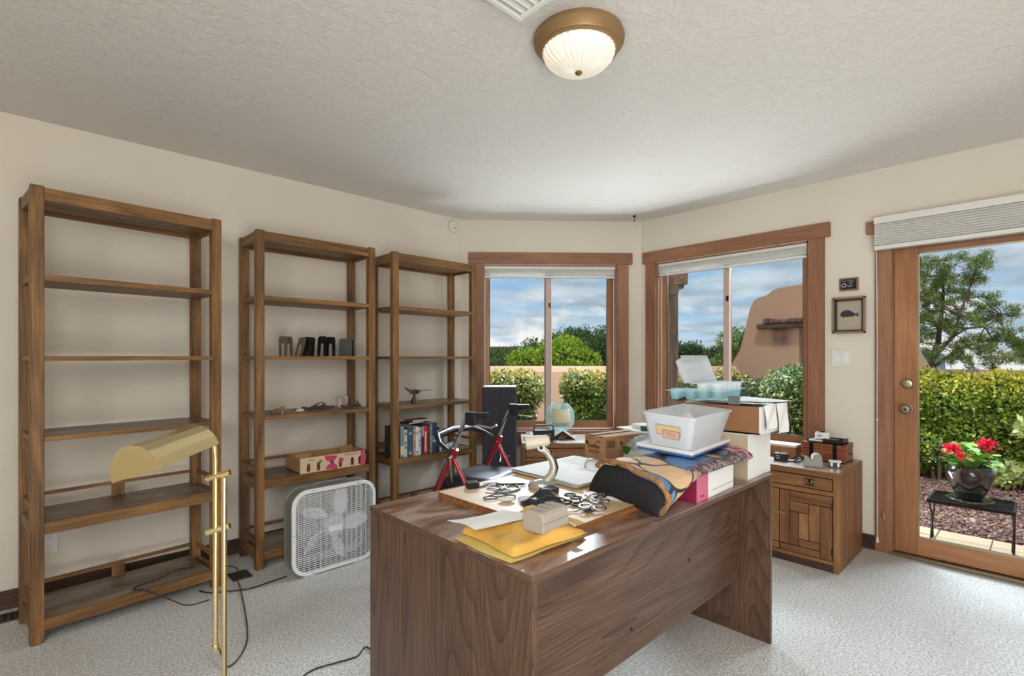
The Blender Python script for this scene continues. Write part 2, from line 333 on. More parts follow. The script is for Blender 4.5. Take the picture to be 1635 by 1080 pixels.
# ------------------------------------------------------------------ room shell
XR, YL, ZC = 3.945, 3.525, 2.44
P0, P1 = Vector((2.757, 3.525, 0)), Vector((3.945, 2.469, 0)); LB = (P1 - P0).length; AB = math.atan2(P1.y - P0.y, P1.x - P0.x)
poly = [(-2.15, 3.675), (2.80, 3.675), (4.095, 2.53), (4.095, -2.35), (-2.15, -2.35)]
struct('floor', MB().prism(poly, -.12, 0), 'carpet'); struct('ceiling', MB().prism(poly, ZC, ZC + .2), 'ceiling')
def wall(name, org, rz, u0, u1, holes, mats=('wall', 'stucco')):
    o = MB(); th = .15; us = u0
    for (a, b, z0, z1) in holes:
        o.box(us, a, 0, th, 0, ZC)
        if z0 > 0: o.box(a, b, 0, th, 0, z0)
        o.box(a, b, 0, th, z1, ZC); us = b
    o.box(us, u1, 0, th, 0, ZC)
    # outer stucco skin
    o.m(1); us = u0
    for (a, b, z0, z1) in holes:
        o.box(us, a, th, th + .02, -.1, ZC + .2)
        if z0 > 0: o.box(a, b, th, th + .02, -.1, z0)
        o.box(a, b, th, th + .02, z1, ZC + .2); us = b
    o.box(us, u1, th, th + .02, -.1, ZC + .2)
    b = struct(name, o, list(mats)); b.location = org; b.rotation_euler = (0, 0, rz); return b
WIN = (.187, 1.372, .59, 2.05)
wall('wall_left', (-2, YL, 0), 0, -.15, 4.757, [])
wall('wall_bay', P0, AB, 0, LB, [WIN])
wall('wall_right', (XR, P1.y, 0), R(-90), 0, 4.8, [(.15, 1.335, .59, 2.05), (1.80, 2.74, 0, 2.03)])
struct('wall_back', bx(-2.15, -2, -2.2, YL, 0, ZC), 'wall'); struct('wall_near', bx(-2, XR, -2.35, -2.2, 0, ZC), 'wall')
struct('baseboard_left', bx(-2, 2.757, YL - .014, YL, 0, .092), 'base')
b = struct('baseboard_bay', bx(0.01, LB - .01, -.014, 0, 0, .092), 'base'); b.location = P0; b.rotation_euler = (0, 0, AB)
struct('baseboard_right', MB().box(XR - .014, XR, .748, P1.y - .01, 0, .092), 'base')

def window(name, org, rz, du, blind_label):
    n = node(name, org, rz); a, b = WIN[0] + du, WIN[1] + du; z0, z1 = .59, 2.05
    bx(a - .126, b + .134, -.022, 0, z1 + .005, 2.155).build('head_casing', 'cdX', n, .002)
    bx(a - .097, a, -.019, 0, .55, z1 + .005).build('side_casing', 'cdZ', n, .002); bx(b, b + .1, -.019, 0, .55, z1 + .005).build('side_casing', 'cdZ', n, .002)
    bx(a - .12, b + .12, -.035, .0, .565, .59).build('stool', 'cdX', n, .002); bx(a - .10, b + .10, -.018, 0, .47, .55).build('apron', 'cdX', n, .002)
    # jamb lining, white vinyl track and wooden sashes
    j = MB(); j.box(a, a + .012, 0, .15, z0, z1).box(b - .012, b, 0, .15, z0, z1).box(a, b, 0, .15, z0, z0 + .012).box(a, b, 0, .15, z1 - .012, z1); j.build('jamb', 'cdZ', n)
    t = MB(); t.box(a + .012, a + .02, .055, .066, z0, z1).box(b - .02, b - .012, .055, .066, z0, z1).box(a, b, .055, .066, z0 + .012, z0 + .02).box(a, b, .055, .066, z1 - .03, z1 - .012); t.build('white_track', 'wplast', n)
    mid = (a + b) / 2 - .012
    for k_, (p, q, y) in enumerate(((a + .014, mid + .028, .07), (mid - .028, b - .014, .1))):
        s_ = MB(); w_ = .042
        s_.box(p, p + w_, y, y + .03, z0 + .012, z1 - .012).box(q - w_ * 1.2, q, y, y + .03, z0 + .012, z1 - .012)
        s_.m(1).box(p + w_, q - w_ * 1.2, y, y + .03, z0 + .012, z0 + .07).box(p + w_, q - w_ * 1.2, y, y + .03, z1 - .06, z1 - .012)
        sash = s_.build('sash', ['shZ', 'shX'], n)
        g = MB().box(p + w_ - .003, q - w_ * 1.2 + .003, y + .012, y + .016, z0 + .067, z1 - .057); g.build('glass_pane', 'pane', sash)
        e = MB()
        for (x0, x1, c0, c1) in ((p + w_, p + w_ + .005, z0 + .07, z1 - .06), (q - w_ * 1.2 - .005, q - w_ * 1.2, z0 + .07, z1 - .06), (p + w_, q - w_ * 1.2, z0 + .07, z0 + .075)): e.box(x0, x1, y + .004, y + .02, c0, c1)
        e.build('gasket', 'black', sash)
    bx(mid - .022, mid + .030, .058, .0695, z0 + .02, z1 - .03).build('meeting_rail', plain('pinkish_grey_mullion', (196, 174, 164), .4) if 'pinkish_grey_mullion' not in bpy.data.materials else bpy.data.materials['pinkish_grey_mullion'], n); bx(mid + .024, mid + .031, .052, .058, z0 + .02, z1 - .03).build('meeting_strip', 'wplast', n)
    MB().box(mid + .002, mid + .02, .052, .07, 1.68, 1.72).cyl((mid + .011, .055, 1.69), (mid + .011, .04, 1.69), .006, 8).build('latch', 'black', n)
    # pleated shade pulled up in the head of the window
    t = thing('pleated_shade', blind_label, 'blind', org, rz)
    bx(a + .014, b - .014, .008, .052, 2.014, 2.038).build('head_rail', 'wplast', t)
    for i in range(5):
        z = 2.012 - i * .0115; q = .022
        MB().rings([[(x, .03 - q, z - .0042), (x, .03 - q, z + .0042), (x, .03, z + .0056), (x, .03 + q, z), (x, .03, z - .0056)] for x in (a + .016, b - .016)]).build('pleat', 'blind', t)
    bx(a + .016, b - .016, .012, .05, 1.938, 1.954).build('bottom_rail', 'wplast', t)
window('window_1', P0, AB, 0, 'white pleated shade raised at the top of the two-pane window facing the room')
window('window_2', (XR, P1.y, 0), R(-90), -.037, 'white pleated shade raised at the top of the window beside the fish picture')

# glazed door in the right wall; local x runs towards the near end of the wall
n = node('door_1', (XR, P1.y, 0), R(-90)); U = lambda y: P1.y - y
bx(U(.795), U(-.36), -.024, 0, 2.03, 2.11).build('head_casing', 'cdX', n, .002)
bx(U(.748), U(.66), -.02, 0, 0, 2.03).build('side_casing', 'cdZ', n, .002); bx(U(-.27), U(-.36), -.02, 0, 0, 2.03).build('side_casing', 'cdZ', n, .002)
bx(1.80, 1.815, 0, .15, 0, 2.03).build('jamb', 'cdZ', n); bx(2.725, 2.74, 0, .15, 0, 2.03).build('jamb', 'cdZ', n)
bx(1.80, 2.74, -.03, .16, 0, .018).build('threshold', 'nickel', n)
u0, u1 = U(.652), U(-.268); gl, gr = U(.535), U(-.15)
bx(u0, gl, .012, .055, .022, 2.015).build('stile', 'shZ', n, .001); bx(gr, u1, .012, .055, .022, 2.015).build('stile', 'shZ', n, .001)
bx(gl, gr, .012, .055, .022, .128).build('bottom_rail', 'shX', n, .001); bx(gl, gr, .012, .055, 1.88, 2.015).build('top_rail', 'cdX', n, .001)
bx(gl, gr, .03, .036, .128, 1.88).build('glass_pane', 'pane', n)
e = MB(); e.box(gl, gl + .006, .016, .03, .128, 1.88).box(gl, gr, .010, .03, .128, .136).box(gl, gr, .016, .03, 1.873, 1.88).box(gr - .006, gr, .016, .03, .128, 1.88); e.build('gasket', 'nickel', n)
kx = U(.588)
kn = MB().lathe([(.0, 0), (.027, 0), (.029, .004), (.018, .010), (.011, .018), (.012, .03), (.026, .04), (.030, .055), (.022, .066), (0.001, .068)], n=20, mat=Matrix.Translation((kx, .012, .918)) @ Matrix.Rotation(R(90), 4, 'X')).build('door_knob', 'nickel', n)
MB().lathe([(0.001, .068), (.008, .068), (.008, .074), (.001, .075)], n=12, mat=Matrix.Translation((kx, .012, .918)) @ Matrix.Rotation(R(90), 4, 'X')).build('knob_button', 'black', kn)
db = MB().lathe([(.0, 0), (.030, 0), (.032, .006), (.026, .016), (.018, .018), (.001, .018)], n=20, mat=Matrix.Translation((kx, .012, 1.073)) @ Matrix.Rotation(R(90), 4, 'X')).build('deadbolt', 'nickel', n)
bx(kx - .005, kx + .005, -.022, -.006, 1.058, 1.09).build('thumb_turn', 'nickel', db)
t = thing('door_shade', 'wide grey white pleated shade bunched above the glass door', 'blind', (XR, P1.y, 0), R(-90))
bx(U(.742), U(-.33), -.085, -.025, 2.075, 2.115).build('head_rail', 'wplast', t)
for i in range(9):
    z = 2.066 - i * .0148
    MB().rings([[(x, -.080, z - .005), (x, -.083, z), (x, -.080, z + .005), (x, -.055, z + .0072), (x, -.028, z), (x, -.055, z - .0072)] for x in (U(.740), U(-.328))]).build('pleat', 'blind', t)
bx(U(.742), U(-.33), -.08, -.03, 1.912, 1.936).build('bottom_rail', 'wplast', t)
t = thing('shade_cord', 'thin cream pull cord with tassel hanging beside the door casing', 'cord', (XR, .735, 0), R(-90))
MB().tube([(0, -.05, 1.93), (.002, -.035, 1.4), (0, -.028, .85), (.002, -.028, .1)], .0022, 6).build('cord', 'paper', t)
MB().lathe([(.002, .10), (.006, .088), (.009, .06), (.001, .058)], (.002, -.03, 0), 10).build('tassel', 'paper', t); MB().ball((0, -.028, .84), .007).build('bead', 'wplast', t)
t = thing('cord_cleat', 'small silver cord cleat screwed low on the door casing', 'cleat', (XR, .70, .24), R(-90))
MB().tube([(-.004, -.036, .022), (0, -.03, 0), (.004, -.036, -.022)], .004, 6).cyl((0, -.02, 0), (0, -.032, 0), .005, 8).build('cleat', 'nickel', t)

# wall things
def plate(name, loc, rz, w, h, n, label):
    t = thing(name, label, 'outlet' if 'outlet' in name else 'switch', loc, rz)
    MB().cbox(-w / 2, w / 2, -h / 2, h / 2, 0, .006, .002, mat=Matrix.Rotation(R(90), 4, 'X')).build('cover_plate', 'wplast', t)
    for i in range(n):
        x = (i - (n - 1) / 2) * .046
        if 'outlet' in name:
            for z in (-.021, .021):
                r = MB().lathe([(.0155, -.0005), (.0155, .0085), (.001, .0088)], (x, 0, 0), 14, mat=Matrix.Translation((0, 0, z)) @ Matrix.Rotation(R(90), 4, 'X')).build('socket', 'white', t)
                MB().box(x - .006, x - .004, -.0095, -.008, z - .002, z + .006).box(x + .004, x + .006, -.0095, -.008, z - .002, z + .006).build('slot', 'black', r)
        else:
            MB().cbox(x - .016, x + .016, -.033, .033, .004, .010, .002, mat=Matrix.Rotation(R(90), 4, 'X')).build('rocker', 'white', t)
        for z in (-h * .43, h * .43): MB().cyl((x, -.0062, z), (x, -.0075, z), .0028, 8).build('screw', 'nickel', t)
    return t
plate('wall_outlet', (.085, YL, .29), 0, .072, .116, 1, 'white wall outlet behind the largest, nearest bookcase')
plate('wall_outlet', (2.01, YL, .305), 0, .072, .116, 1, 'white wall outlet under the bookshelf that holds the books')
plate('light_switch', (XR, .936, 1.232), R(-90), .117, .116, 2, 'white double rocker light switch below the fish picture')
t = thing('smoke_detector', 'small round white smoke detector high on the left wall near the corner', 'detector', (2.662, YL, 2.362))
MB().lathe([(.055, 0), (.055, .012), (.05, .022), (.03, .03), (.001, .031)], n=24, mat=Matrix.Rotation(R(90), 4, 'X')).build('housing', 'wall', t); MB().ball((0, -.031, -.02), .006).build('indicator', 'black', t)
t = thing('ceiling_hook', 'tiny black hook hanging from the ceiling by the bay corner', 'hook', at(1013, 345, 4.33).to_tuple()[:2] + (ZC,))
MB().lathe([(.016, 0), (.014, -.006), (.004, -.012)], n=12).build('rosette', 'blackmetal', t); MB().tube([(0, 0, -.01), (0, 0, -.045), (.005, .004, -.05)], .0035, 6).build('shank', 'blackmetal', t)
# framed fish
t = thing('fish_picture', 'square silver framed picture of a dark fish print on linen', 'picture', (XR, .891, 1.515), R(-90))
W2, H2 = .092, .119
f = MB(); f.box(-W2, W2, -.03, 0, H2 - .012, H2).box(-W2, W2, -.03, 0, -H2, -H2 + .012).box(-W2, -W2 + .011, -.03, 0, -H2, H2).box(W2 - .011, W2, -.03, 0, -H2, H2); f.build('frame', 'nickel', t, .001)
f = MB(); a, b = W2 - .011, H2 - .012; f.box(-a, a, -.024, 0, b - .012, b).box(-a, a, -.024, 0, -b, -b + .009).box(-a, -a + .012, -.024, 0, -b, b).box(a - .008, a, -.024, 0, -b, b); f.build('inner_lip', plain('dark_walnut_lip', (58, 34, 22), .5), t)
bx(-a, a, -.006, -.002, -b, b).build('mat', plain('linen_backing', (178, 166, 150), .9, var=.06, vs=90), t)
fp = [(-.052, .0), (-.046, .014), (-.034, .024), (-.016, .030), (.004, .026), (.020, .014), (.034, .004), (.048, .010), (.056, .014), (.048, .0), (.054, -.014), (.046, -.012), (.032, -.006), (.022, -.010), (.016, -.018), (.010, -.010), (-.004, -.012), (-.008, -.018), (-.014, -.012), (-.026, -.014), (-.034, -.018), (-.038, -.012), (-.047, -.010)]
MB().prism([(x * 1.0, z * 1.05 + .004) for x, z in fp], -.0085, -.006, 'y').build('fish_print', plain('charcoal_fish_ink', (54, 56, 62), .8, var=.3, vs=60), t)
t = thing('small_plaque', 'small black engraved plaque with wooden border above the fish picture', 'plaque', (XR, .893, 1.72), R(-90))
bx(-.053, .053, -.014, 0, -.042, .042).build('backing', 'cdX', t, .002); bx(-.043, .043, -.017, -.014, -.032, .032).build('panel', plain('black_plaque', (24, 26, 32), .25), t)
TM = lambda x, z, y=-.0172: Matrix.Translation((x, y, z)) @ Matrix.Rotation(R(90), 4, 'X')
M_['silverink'] = plain('silver_engraving', (164, 170, 178), .4)
MB().lathe([(.0145, 0), (.0145, .0006), (.009, .0006), (.009, 0)], n=20, cap=False, mat=TM(-.026, -.006)).build('seal', 'silverink', t)
MB().box(-.012, .032, -.0176, -.017, .022, .0245).box(0, .024, -.0176, -.017, .012, .0145).box(.004, .022, -.0176, -.017, .003, .0055).box(-.008, .026, -.0176, -.017, -.010, -.0072).box(-.004, .022, -.0176, -.017, -.018, -.0155).box(-.04, -.014, -.0176, -.017, .02, .0225).build('engraving', 'silverink', t)
# ceiling lamp
LX, LY = at(924, 60, 1.91).to_tuple()[:2]
t = thing('ceiling_lamp', 'round flush ceiling lamp with bronze ring and ribbed frosted glass bowl', 'lamp', (LX, LY, ZC))
MB().lathe([(.165, 0), (.170, -.012), (.168, -.026), (.150, -.040), (.146, -.046), (.149, -.052), (.140, -.058), (.13, -.052), (.13, 0)], n=48, cap=False).build('ring', plain('antique_bronze_ring', (158, 128, 90), .45, .5), t)
rs = []
for q in range(15):
    th = q / 14 * math.pi / 2; r = .134 * math.cos(th); z = -.052 - .078 * math.sin(th)
    rs.append([((r * (1 + .016 * (1 if i % 2 else -1) * (1 - q / 14))) * math.cos(2 * math.pi * i / 72), (r * (1 + .016 * (1 if i % 2 else -1) * (1 - q / 14))) * math.sin(2 * math.pi * i / 72), z) for i in range(72)])
rs[-1] = [(.004 * math.cos(2 * math.pi * i / 72), .004 * math.sin(2 * math.pi * i / 72), -.13) for i in range(72)]
k = NT('lit_frosted_bowl'); k.b.inputs['Base Color'].default_value = (.72, .70, .66, 1); k.b.inputs['Roughness'].default_value = .3
tcx = k.add('ShaderNodeTexCoord'); sp = k.add('ShaderNodeSeparateXYZ', {0: tcx.outputs['Object']})
mr = k.add('ShaderNodeMapRange', {0: sp.outputs[2], 1: -.132, 2: -.07, 3: .36, 4: .56}); at2 = k.add('ShaderNodeMath', {0: sp.outputs[1], 1: sp.outputs[0]}, operation='ARCTAN2'); rib = k.add('ShaderNodeMath', {0: k.add('ShaderNodeMath', {0: at2.outputs[0], 1: 28.0}, operation='MULTIPLY').outputs[0]}, operation='SINE'); rb2 = k.add('ShaderNodeMapRange', {0: rib.outputs[0], 1: -1.0, 2: 1.0, 3: .62, 4: 1.25}); ms = k.add('ShaderNodeMath', {0: mr.outputs[0], 1: rb2.outputs[0]}, operation='MULTIPLY'); k.l.new(ms.outputs[0], k.b.inputs['Emission Strength']); k.b.inputs['Emission Color'].default_value = (1, .86, .64, 1)
MB().rings(rs).build('glass_bowl', k.m, t)
MB().lathe([(.012, -.128), (.014, -.134), (.006, -.142), (.001, -.143)], n=14).build('finial', 'oldbrass', t)
t = thing('ceiling_vent', 'square pale plastic ceiling vent cut off by the top of the picture', 'vent', (1.25, 1.268, ZC))
f = MB(); f.box(-.3, 0, -.02, 0, -.03, 0).box(-.3, 0, -.3, -.28, -.03, 0).box(-.3, -.28, -.28, -.02, -.03, 0).box(-.02, 0, -.28, -.02, -.03, 0); f.build('frame', 'wplast', t, .003)
for i in range(8):
    y = -.05 - i * .03; MB().rings([[(x, y, -.005), (x, y + .003, -.005), (x, y + .018, -.024), (x, y + .015, -.024)] for x in (-.28, -.02)]).build('louver', 'wplast', t)
# floor register
p = onz(17, 992, 0)
t = thing('floor_register', 'brown metal floor register in the carpet at the far left', 'vent', (p.x - .04, 3.40, 0))
f = MB(); f.box(-.16, .16, -.055, .055, 0, .004); f.build('flange', plain('brown_register', (74, 60, 48), .5, .3), t)
for i in range(13): bx(-.148 + i * .0232, -.136 + i * .0232, -.04, .04, .004, .0065).build('slot_bar', 'blackmetal', t)

# ------------------------------------------------------------------ bookcases
def bookcase(label, loc, rz):
    t = thing('bookcase', label, 'bookcase', loc, rz, 'tall open wooden bookcases along the left wall')
    W, D, H, p = .757, .335, 1.98, .046
    for x in (0, W - p):
        for y in (0, D - p): MB().cbox(x, x + p, y, y + p, 0, H, .003).build('post', 'bkZ', t)
    i = .004
    bx(p, W - p, i, .026, H - .062, H - .006).build('top_rail', 'bkX', t, .001); bx(p, W - p, D - .026, D - i, H - .062, H - .006).build('top_rail', 'bkX', t, .001)
    for x in (i, W - .026): bx(x, x + .022, p, D - p, H - .062, H - .006).build('top_rail', 'bkY', t, .001)
    bx(.026, W - .026, .026, D - .026, H - .045, H - .03).build('top_panel', 'bkX', t)
    for z, th in ((1.598, .026), (1.243, .021), (.893, .022)):
        MB().box(p, W - p, .002, D - .002, z - th, z).box(.008, p, p, D - p, z - th, z).box(W - p, W - .008, p, D - p, z - th, z).build('shelf', 'bkX', t)
        if z < 1: bx(p, W - p, .004, D - .004, z, z + .0008).build('dusty_top', 'bktop', t)
    for z, th in ((.519, .052), (.098, .047)):
        s = MB().box(p, W - p, .024, D - .024, z - .022, z).build('shelf', 'bktop', t)
        bx(p, W - p, .002, .024, z - th, z).build('front_rail', 'bkX', t, .001); bx(p, W - p, D - .024, D - .002, z - th, z).build('back_rail', 'bkX', t, .001)
        for x in (.006, W - .028): bx(x, x + .022, p, D - p, z - th, z).build('side_rail', 'bkY', t, .001)
        bx(p, W - p, D - .020, D - .006, z + .058, z + .074).build('gallery_rail', 'bkX', t)
        for x in (.010, W - .026): bx(x, x + .016, p, D - p, z + .056, z + .076).build('gallery_rail', 'bkY', t)
        bx(W / 2 - .03, W / 2 + .025, D - .018, D - .008, z, z + .058).build('gallery_slat', 'bkZ', t)
    return t
bookcase('tall empty wooden bookcase, largest and leftmost in the picture', (.0125, 2.983, 0), R(6.7))
bookcase('tall wooden bookcase with black bookends and fruit tray, behind the box fan', (.961, 3.142, 0), 0)
bookcase('tall wooden bookcase holding the row of books and carved bird, nearest the bay', (1.855, 3.142, 0), 0)
RX = Matrix.Rotation(R(90), 4, 'X')
# ------------------------------------------------------------------ desk
t = thing('desk', 'large dark brown laminate desk piled with clutter', 'desk', (.842, .813, 0))
W, D, H, p = 1.494, .766, .735, .019
dtp = bx(0, W, 0, D, H - p, H - .0012).build('desktop', 'dkX', t, .0015); bx(.001, W - .001, .001, D - .001, H - .0012, H).build('top_laminate', ['dktop'], dtp)
bx(.001, p, .001, D - .001, 0, H - p).build('end_panel', 'dkZ', t, .001); bx(W - p, W - .001, .001, D - .001, 0, H - p).build('end_panel', 'dkZ', t, .001)
mp_ = bx(p, W - p, .14, .158, .24, H - p).build('modesty_panel', 'dkX', t)
for x in (.62, 1.02): MB().cyl((x, .14, .45 if x > 1 else .33), (x, .137, .45 if x > 1 else .33), .006, 10).build('screw_cap', 'black', mp_)
pd = bx(p, .42, .20, D - .02, .10, H - p).build('pedestal', 'dkZ', t)
for z in (.12, .32, .52): bx(p + .01, .41, D - .02, D - .004, z, z + .18).build('drawer_front', 'dkX', pd)
# raised plywood board
t = thing('plywood_board', 'light plywood board lying flat on the desk under the clutter', 'board', (1.070, .925, .735))
bx(0, .95, 0, .575, .0, .021).build('panel', 'plyX', t); bx(-.002, .95, -.002, 0, .0, .0208).build('edge_band', 'plyedge', t); bx(-.002, 0, 0, .575, 0, .0208).build('edge_band', 'plyedge', t)
BZ = .757
# envelopes
def envelope(name, label, loc, rz, w, d, h, mat, puff=.5, seed=0, tilt=0):
    rnd = random.Random(seed); ph = [rnd.uniform(0, 6) for _ in range(6)]
    t = thing(name, label, 'envelope', loc, rz)
    def top(u, v):
        e = min(u, 1 - u, v, 1 - v); k = min(1, (e / .10)) ** .5 if e > 0 else 0
        wr = .0035 * puff * (math.sin(9 * u + 5 * v + ph[0]) + math.sin(17 * v - 6 * u + ph[1]) * .6 + math.sin(23 * u * v + ph[2]) * .5)
        return (u * w + .004 * math.sin(7 * v + ph[3]), v * d + .003 * math.sin(9 * u + ph[4]), .002 + h * k + wr * k)
    m = MB().grid(top, 30, 24).grid(lambda u, v: (u * w + .004 * math.sin(7 * v + ph[3]), v * d + .003 * math.sin(9 * u + ph[4]), .001), 2, 2, False)
    m.build('padded_body', mat, t, fix=False)
    fl = MB().grid(lambda u, v: (w * (.86 + .13 * u), d * (.03 + .94 * v), h + .004 + .003 * math.sin(v * 8 + ph[5])), 4, 8); fl.build('flap', mat, t)
    return t
envelope('flat_envelope', 'pale yellow envelope at the bottom of the pile on the near desk corner', (.849, .897, .735), R(-1), .285, .235, .006, 'ylw', .3, 1)
envelope('padded_envelope', 'crumpled golden padded envelope under the grey pulp box', (.872, .905, .743), R(-4), .27, .235, .024, 'manila', 1.5, 3)
t = thing('paper_sheet', 'curled white sheet lying over the golden envelope', 'paper', (.848, 1.028, .769), R(-1))
MB().grid(lambda u, v: (u * .215, v * .125, .004 + .006 * math.sin(u * 3) * (1 - v) + .014 * (1 - u) ** 3 + .004 * math.sin(v * 5)), 12, 12).build('sheet', 'paper', t, fix=False)
t = thing('pulp_box', 'small grey pulp board box with chamfered top on the padded envelope', 'box', (.985, .91, .768), R(5))
pr = [(0, .008), (.008, 0), (.112, 0), (.12, .008), (.12, .040), (.112, .050), (.10, .057), (.02, .057), (.008, .050), (0, .040)]
MB().rings([[(x_, y_ * .62, z_) for y_, z_ in pr] for x_ in (0, .115)]).build('shell', 'pulp', t, .003)
for x in (.02, .05, .08): bx(x, x + .018, .012, .062, .057, .0595).build('lid_rib', 'pulp', t, .001)
bx(-.0006, .1156, -.0006, .0006, .028, .0292).build('lid_seam', 'card2', t)
# scanner-like stand lamp
p = onz(866, 779, BZ); t = thing('desk_lamp', 'small white and silver desk lamp with a tilting head on the board', 'lamp', (p.x, p.y, BZ), R(-43))
MB().lathe([(.052, 0), (.054, .008), (.048, .02), (.02, .03), (.001, .031)], n=28, sx=1.0, sy=.75).build('base', plain('pearl_silver_plastic', (176, 170, 160), .2, .4), t)
arm = [(.012, 0, .02), (.034, 0, .045), (.042, 0, .075), (.034, 0, .105), (.016, 0, .130), (0, 0, .142)]
MB().tube(arm, [.018, .016, .014, .012, .011, .012], 12).build('arm', M_.setdefault('pearl', plain('pearl_grey_arm', (188, 182, 172), .25, .3)), t)
MB().tube([(x + .011, -.003, z) for x, y, z in arm[1:5]], [.006, .007, .006, .004], 8).build('grip_strip', 'black', t)
MB().cyl((-.006, -.016, .150), (-.006, .016, .150), .0135, 18).build('pivot', 'white', t); MB().cyl((-.006, -.0175, .150), (-.006, .0175, .150), .008, 18).build('pivot_cap', 'black', t)
MB().lathe([(.001, -.012), (.014, -.010), (.020, 0), (.024, .04), (.026, .075), (.022, .08), (.001, .08)], n=20, mat=Matrix.Translation((.016, 0, .174)) @ Matrix.Rotation(R(-97), 4, 'Y')).build('head', plain('cream_lamp_head', (206, 198, 184), .35), t)
# small things on the board
def adapter(name, label, px, py, w, d, h, rz, mat='black'):
    p = onz(px, py, BZ); t = thing(name, label, 'power adapter', (p.x, p.y, BZ), R(rz)); MB().cbox(-w / 2, w / 2, -d / 2, d / 2, 0, h, .003).build('body', mat, t); bx(-w * .3, w * .3, -d * .3, d * .3, h, h + .0008).build('label_plate', 'dkgrey', t); return t
def cord(name, label, cat, pts, r=.0022, mat='black', n=6):
    p0 = Vector(pts[0]); t = thing(name, label, cat, tuple(p0))
    P = [Vector(q) - p0 for q in pts]; out = []
    for i in range(len(P) - 1):
        a = P[max(i - 1, 0)]; b = P[i]; c = P[i + 1]; d = P[min(i + 2, len(P) - 1)]
        for k_ in range(6):
            s = k_ / 6; out.append(.5 * ((2 * b) + (c - a) * s + (2 * a - 5 * b + 4 * c - d) * s * s + (3 * b - a - 3 * c + d) * s ** 3))
    out.append(P[-1]); MB().tube(out, r, n).build('cable', mat, t); return t
adapter('power_adapter', 'small black power adapter at the far left corner of the board', 754, 779, .045, .04, .022, -20)
adapter('power_adapter', 'black square power adapter in front of the small desk lamp', 877, 789, .058, .05, .024, 12)
def Zp(px, py, z=BZ + .003): return tuple(onz(px, py, z))
cord('charger_cord', 'tangled grey charger cord behind the eyeglasses', 'cord', [Zp(766, 778), Zp(785, 774), Zp(800, 779), Zp(790, 785), Zp(812, 786), Zp(830, 780), Zp(818, 774), Zp(800, 783)], .0035, 'greymetal')
cord('charger_cord', 'bright coiled cord lying beside the tangled grey cord', 'cord', [Zp(772, 773), Zp(792, 771), Zp(806, 777), Zp(796, 781), Zp(778, 779), Zp(790, 775), Zp(815, 783)], .003, 'silver')
t = thing('eyeglasses', 'folded dark framed eyeglasses near the left edge of the board', 'glasses', tuple(onz(798, 796, BZ)), R(-30))
for s in (-1, 1): MB().tube([(s * .032 + .024 * math.cos(q), .018 * math.sin(q), .004) for q in [i * math.pi / 8 for i in range(17)]], .0022, 6).build('rim', 'black', t)
MB().tube([(-.009, .004, .006), (.009, .004, .006)], .002, 6).build('bridge', 'black', t)
for s in (-1, 1): MB().tube([(s * .056, .002, .005), (s * .02, .03 + s * .004, .006), (-s * .04, .05 + s * .006, .006)], .002, 6).build('temple', 'black', t)
t = thing('pen', 'slim dark pen lying behind the eyeglasses', 'pen', tuple(onz(815, 776, BZ)), R(-38)); MB().cyl((-.055, 0, .005), (.05, 0, .005), .0045, 8).build('barrel', 'dkgrey', t); MB().cyl((.05, 0, .005), (.062, 0, .005), .004, 8, .001).build('tip', 'chrome', t)
t = thing('computer_mouse', 'small white rounded gadget in front of the eyeglasses', 'gadget', tuple(onz(809, 801, BZ)), R(-35)); MB().ball((0, 0, .008), .03, 1, .5, .28).build('body', 'wplast', t); MB().ball((.0, .0, .012), .02, .8, .4, .25).build('button', 'silver', t)
t = thing('magnifier', 'small round clear dish on the board left of the black pouch', 'dish', tuple(onz(842, 799, BZ))); MB().lathe([(.028, 0), (.034, .006), (.031, .007), (.026, .002), (.001, .002)], n=20).build('dish', 'egg', t)
t = thing('black_pouch', 'rumpled black pouch behind the grey pulp box', 'pouch', tuple(onz(866, 806, BZ)), R(-20))
MB().grid(lambda u, v: ((u - .5) * .13, (v - .5) * .085, .004 + .036 * math.sin(math.pi * u) ** .6 * math.sin(math.pi * v) ** .6 * (1 + .35 * math.sin(9 * u + 4 * v))), 18, 14).grid(lambda u, v: ((u - .5) * .13, (v - .5) * .085, .001), 1, 1, False).build('fabric', 'seat', t, fix=False)
MB().tube([(-.05, -.03, .02), (0, -.035, .038), (.06, -.03, .02), (.085, -.01, .006)], .003, 6).build('strap', 'dkgrey', t)
def scissors(label, loc, rz, s=1.0, handle='black'):
    t = thing('scissors', label, 'scissors', loc, rz)
    for k_ in (-1, 1):
        b = MB().prism([(0, 0), (.075 * s, k_ * .004), (.08 * s, 0), (.0, k_ * -.006)], .002 + (.002 if k_ > 0 else 0), .004 + (.002 if k_ > 0 else 0)).build('blade', 'chrome', t)
        MB().tube([(-.045 * s + .018 * s * math.cos(q), k_ * .018 * s + .013 * s * math.sin(q), .006) for q in [i * math.pi / 6 for i in range(13)]], .0032, 6).build('handle_loop', handle, t)
    MB().cyl((0, 0, .002), (0, 0, .008), .004, 10).build('rivet', 'nickel', t)
    return t
scissors('chrome scissors with dark loops left in the pile beside the blanket', tuple(onz(926, 801, BZ)), R(10), 1.15)
scissors('chrome scissors beside the blanket with open silver loops', tuple(onz(948, 797, BZ + .008)), R(62), 1.0, 'chrome')
scissors('long chrome shears lying across the pile beside the blanket', tuple(onz(955, 805, BZ + .008)), R(20), 1.35, 'chrome')
scissors('small chrome tweezers-like scissors at the far side of the pile', tuple(onz(935, 793, BZ + .01)), R(-20), 1.1)
scissors('dark scissors just right of the grey pulp box', tuple(onz(921, 818, BZ)), R(150), .8)
